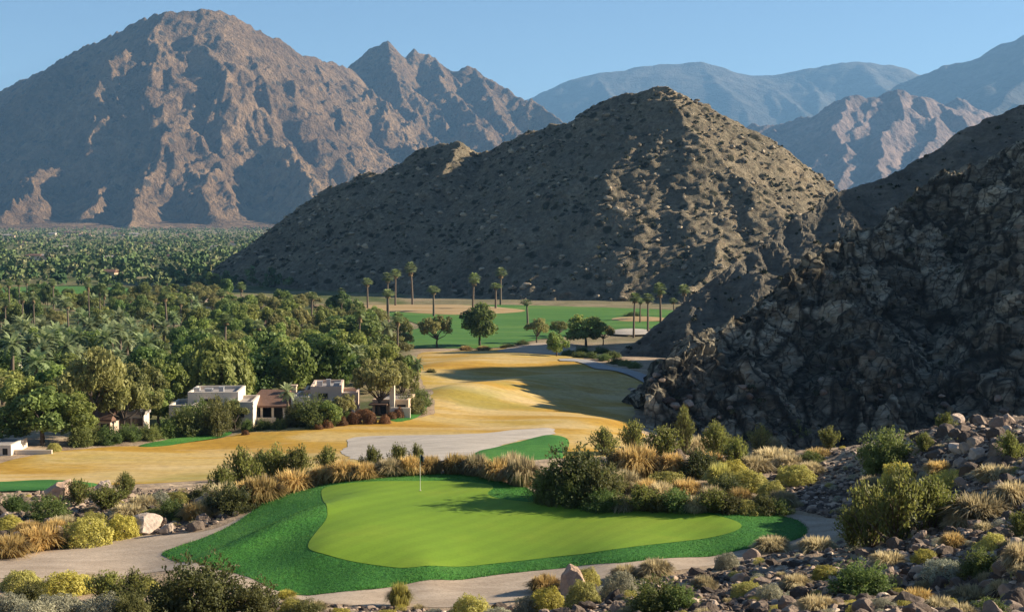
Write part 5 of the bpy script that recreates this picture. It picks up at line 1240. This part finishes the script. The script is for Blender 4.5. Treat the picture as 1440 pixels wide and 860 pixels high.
big = heap(RP, 100, .35, 1.15, 1.6, 'dark weathered boulder in the rock pile at the upper right', 1) + heap(RB, 1100, .18, .78, 2.6, 'dark brown rock in the rubble on the lower right slope', 1) + heap(RT, 300, .22, .8, 2.2, 'dark rock on the upper stony slope at the right', 1) + heap(RQ, 60, .25, .8, 2, 'grey rock in the gully at the right end of the green', 1) + heap(LM, 460, .25, 1.0, 2.0, 'dark brown rock in the rocky strip left of the green', 1) + heap(LB, 60, .2, .5, 2, 'small dark rock at the bottom edge in front of the green', 1)
ok = np.ones(len(big), bool); bx = np.array([b[1][0] for b in big]); by = np.array([b[1][1] for b in big])
ex, ed = ground_extra(bx, by); ok = ed > .5; bz = T0(bx, by) + np.maximum(ex, -.02)
big = [(b[0], np.array([bx[i], by[i], bz[i] - .04]), b[2], b[3]) for i, b in enumerate(big) if ok[i]]
big.sort(key=lambda b: -b[0] / b[1][1])
IND, rest = big[:284], big[284:]
for s, p, q, where in IND:
    u = p[1] / 1978.0; rock(0, 0, s / u, s / u * RNG.uniform(.5, .85), False, where, where.split(' ', 1)[1].replace('rock ', 'rocks ', 1).replace('boulder ', 'boulders ', 1), p, 'rock', .35)
LOW = [rock_geo(90 + i, 1, .03) for i in range(6)]
small = [(s, p) for s, p, q, w in rest]
for Pg, n in ((RB, 9000), (RT, 3600), (RQ, 1200), (RP, 900), (LM, 4200), (LB, 800)):
    q = inpoly(n, Pg); P3 = ground_at(q[:, 0], q[:, 1]); e, dd = ground_extra(P3[:, 0], P3[:, 1]); z = T0(P3[:, 0], P3[:, 1]) + np.maximum(e, -.02)
    for i in range(n):
        if dd[i] > .15: small.append((.10 + .42 * RNG.rand() ** 1.6, np.array([P3[i, 0], P3[i, 1], z[i] - .02])))
Vs, Fs, Ts = [], [], []; k = 0
for s, p in small:
    V, Fc = LOW[RNG.randint(6)]; a = RNG.rand() * 6.283; c, sn = math.cos(a), math.sin(a); V = V * np.array([1, RNG.uniform(.8, 1.1), RNG.uniform(.8, 1.3)]) * s * .5
    Vs.append(np.c_[V[:, 0] * c - V[:, 1] * sn, V[:, 0] * sn + V[:, 1] * c, V[:, 2]] + p); Fs.append(Fc + k); k += len(V); Ts.append(np.full(len(V), RNG.rand()))
o = link('rubble', mk_mesh('rubble', np.concatenate(Vs), [np.concatenate(Fs)], m_rock, False, {'tint': np.concatenate(Ts)})); tag(o, 'loose small dark stones strewn over the desert slope', 'rubble', kind='stuff')
# weathered blocks lying on the middle hill, and debris at the foot of the crag
def blocks(name, hill, box, n, lo, hi, mat, zmin, zmax, label):
    x = RNG.uniform(box[0], box[1], n); y = RNG.uniform(box[2], box[3], n); z = hill.h(x, y); k = (z > zmin) & (z < zmax) & (RNG.rand(n) < .2 + .8 * sstep(-.1, .35, perlin(x / 17. + 4, y / 17.))); x, y, z = x[k], y[k], z[k]
    Vs, Fs, Ts = [], [], []; m = 0
    for i in range(len(x)):
        V, Fc = LOW[RNG.randint(6)]; a = RNG.rand() * 6.283; c, sn = math.cos(a), math.sin(a); V = V * np.array([1, RNG.uniform(.7, 1.1), RNG.uniform(.8, 1.5)]) * (lo + (hi - lo) * RNG.rand() ** 2.2) * .5
        Vs.append(np.c_[V[:, 0] * c - V[:, 1] * sn, V[:, 0] * sn + V[:, 1] * c, V[:, 2]] + np.array([x[i], y[i], z[i]])); Fs.append(Fc + m); m += len(V); Ts.append(np.full(len(V), RNG.rand()))
    o = link(name, mk_mesh(name, np.concatenate(Vs), [np.concatenate(Fs)], mat, False, {'tint': np.concatenate(Ts)})); tag(o, label, 'rocks', kind='stuff')
m_hblk = rubble_mat('hill_block_rock', [(0, (.14, .115, .08)), (.5, (.25, .205, .145)), (1, (.40, .32, .22))])
blocks('hill_rocks', H_mid, (-230, 300, 540, 870), 9000, 1.0, 5.0, m_hblk, 1, 200, 'weathered rock blocks strewn over the middle hill')
blocks('hill_rocks', H_right, (20, 150, 165, 240), 2600, .5, 2.4, m_rock, 2.5, 14, 'fallen rock debris along the foot of the dark crag')
# small dry tufts between the stones
tq = np.concatenate([inpoly(150, RB), inpoly(90, RT), inpoly(130, LM), inpoly(40, LB)]); P3 = ground_at(tq[:, 0], tq[:, 1]); e, dd = ground_extra(P3[:, 0], P3[:, 1]); z = T0(P3[:, 0], P3[:, 1]) + np.maximum(e, -.02)
def tufts(name, kind, mat, part, idx, lo, hi, label):
    src = kit(kind, 0)[part]; n = len(src.vertices); co_ = np.empty(n * 3, np.float32); src.vertices.foreach_get('co', co_); co_ = co_.reshape(-1, 3); tn = np.empty(n, np.float32); src.attributes['tint'].data.foreach_get('value', tn)
    tri = [f[:] for f in (p.vertices for p in src.polygons)]
    Q = np.array([f for f in tri if len(f) == 4]); T = np.array([f for f in tri if len(f) == 3])
    if len(T) == 0: T = np.zeros((0, 3), int)
    Vs, Qs, Ts, tt = [], [], [], []; k = 0; sub = RNG.rand(len(Q)) < .4
    for i in idx:
        if dd[i] < .4: continue
        s = RNG.uniform(lo, hi); a = RNG.rand() * 6.28; c, sn = math.cos(a), math.sin(a); V = co_ * s
        Vs.append(np.c_[V[:, 0] * c - V[:, 1] * sn, V[:, 0] * sn + V[:, 1] * c, V[:, 2]] + np.array([P3[i, 0], P3[i, 1], z[i]])); Qs.append(Q[::3] + k); Ts.append(T[::3] + k); tt.append(np.clip(tn + RNG.normal() * .2, 0, 1)); k += n
    o = link(name, mk_mesh(name, np.concatenate(Vs), [np.concatenate(Qs), np.concatenate(Ts)], mat, True, {'tint': np.concatenate(tt)})); tag(o, label, 'grass', kind='stuff')
ii = np.arange(len(tq))
tufts('dry_tufts', 'straw', f_straw, 'blades', ii[::3], .2, .5, 'small pale dry tufts between the stones')
tufts('dry_tufts', 'yellow', f_yell, 'foliage', ii[1::3], .15, .4, 'small yellowish tufts between the stones')
tufts('dry_tufts', 'grey', f_grey, 'foliage', ii[2::3], .15, .4, 'small grey tufts between the stones')

# --- blades of the rough round the green
lo, hi = P_coll.min(0), P_coll.max(0); q = RNG.uniform(lo, hi, (190000, 2))
q = q[(sdf(q[:, 0], q[:, 1], P_coll) < .06)]; dg = sdf(q[:, 0], q[:, 1], P_green); q = q[(dg > .02) & (RNG.rand(len(dg)) < .35 + .65 * sstep(-.9, .6, perlin(q[:, 0] * .8, q[:, 1] * .8)))]
n = len(q); a = RNG.rand(n) * 6.283; L = RNG.uniform(.015, .055, n); w = RNG.uniform(.008, .016, n); zz = T0(q[:, 0], q[:, 1]) + .05
B = np.c_[q, zz]; sd = np.c_[np.cos(a), np.sin(a), np.zeros(n)] * w[:, None]; ln = RNG.normal(size=(n, 2)) * .5 * L[:, None]
V = np.stack([B - sd, B + sd, B + np.c_[ln, L + .05]], 1).reshape(-1, 3)
Mg = Mat('rough_blade', .7, .2); Mg.color(Mg.ramp(Mg.attr('tint'), [(0, (.032, .130, .018)), (.5, (.062, .20, .027)), (1, (.145, .28, .045))]))
tnt = np.clip(.5 + .5 * fbm(q[:, 0] * .5, q[:, 1] * .5, oct=3) + RNG.normal(size=n) * .2, 0, 1)
o = link('rough_grass', mk_mesh('rough_grass', V, [np.arange(3 * n).reshape(n, 3)], Mg.m, True, {'tint': np.repeat(tnt, 3)})); tag(o, 'short dark green grass blades of the collar round the green', 'grass', kind='stuff'); print('blades', n)

# --- flagstick
p = G(591, 692); p[2] += .13; u = p[1] / 1978.0; H = 52 * u
r = empty('golf_flag', p)
m_pole = flat_mat('pole_paint', (.75, .74, .68), .4, .05, 5); m_flag = flat_mat('flag_cloth', (.035, .04, .05), .8, .1, 8)
MB().tube([(0, 0, -.1), (0, 0, H * .5), (0, 0, H)], .014, 8).build('pole', m_pole, r, True)
fl = MB(); n = 9
for k in range(n):
    t = k / (n - 1); w = .05 * math.sin(t * 7); fl.V.append(np.array([(.02 + .22 * t, w, H - .03 - .16 * t), (.02 + .19 * t, w * .8 + .02, H - .42 - .10 * t * t)])); fl.n += 2
fl.Q.append(np.array([(2 * k, 2 * k + 1, 2 * k + 3, 2 * k + 2) for k in range(n - 1)])); f_ = fl.build('flag', m_flag, r, True)
f_.modifiers.new('thickness', 'SOLIDIFY').thickness = .008
MB().tube([(0, 0, -.02), (0, 0, .012)], .055, 14).build('cup', m_white, r)
tag(r, 'white golf flagstick with small dark flag at the back of the green', 'golf flag')
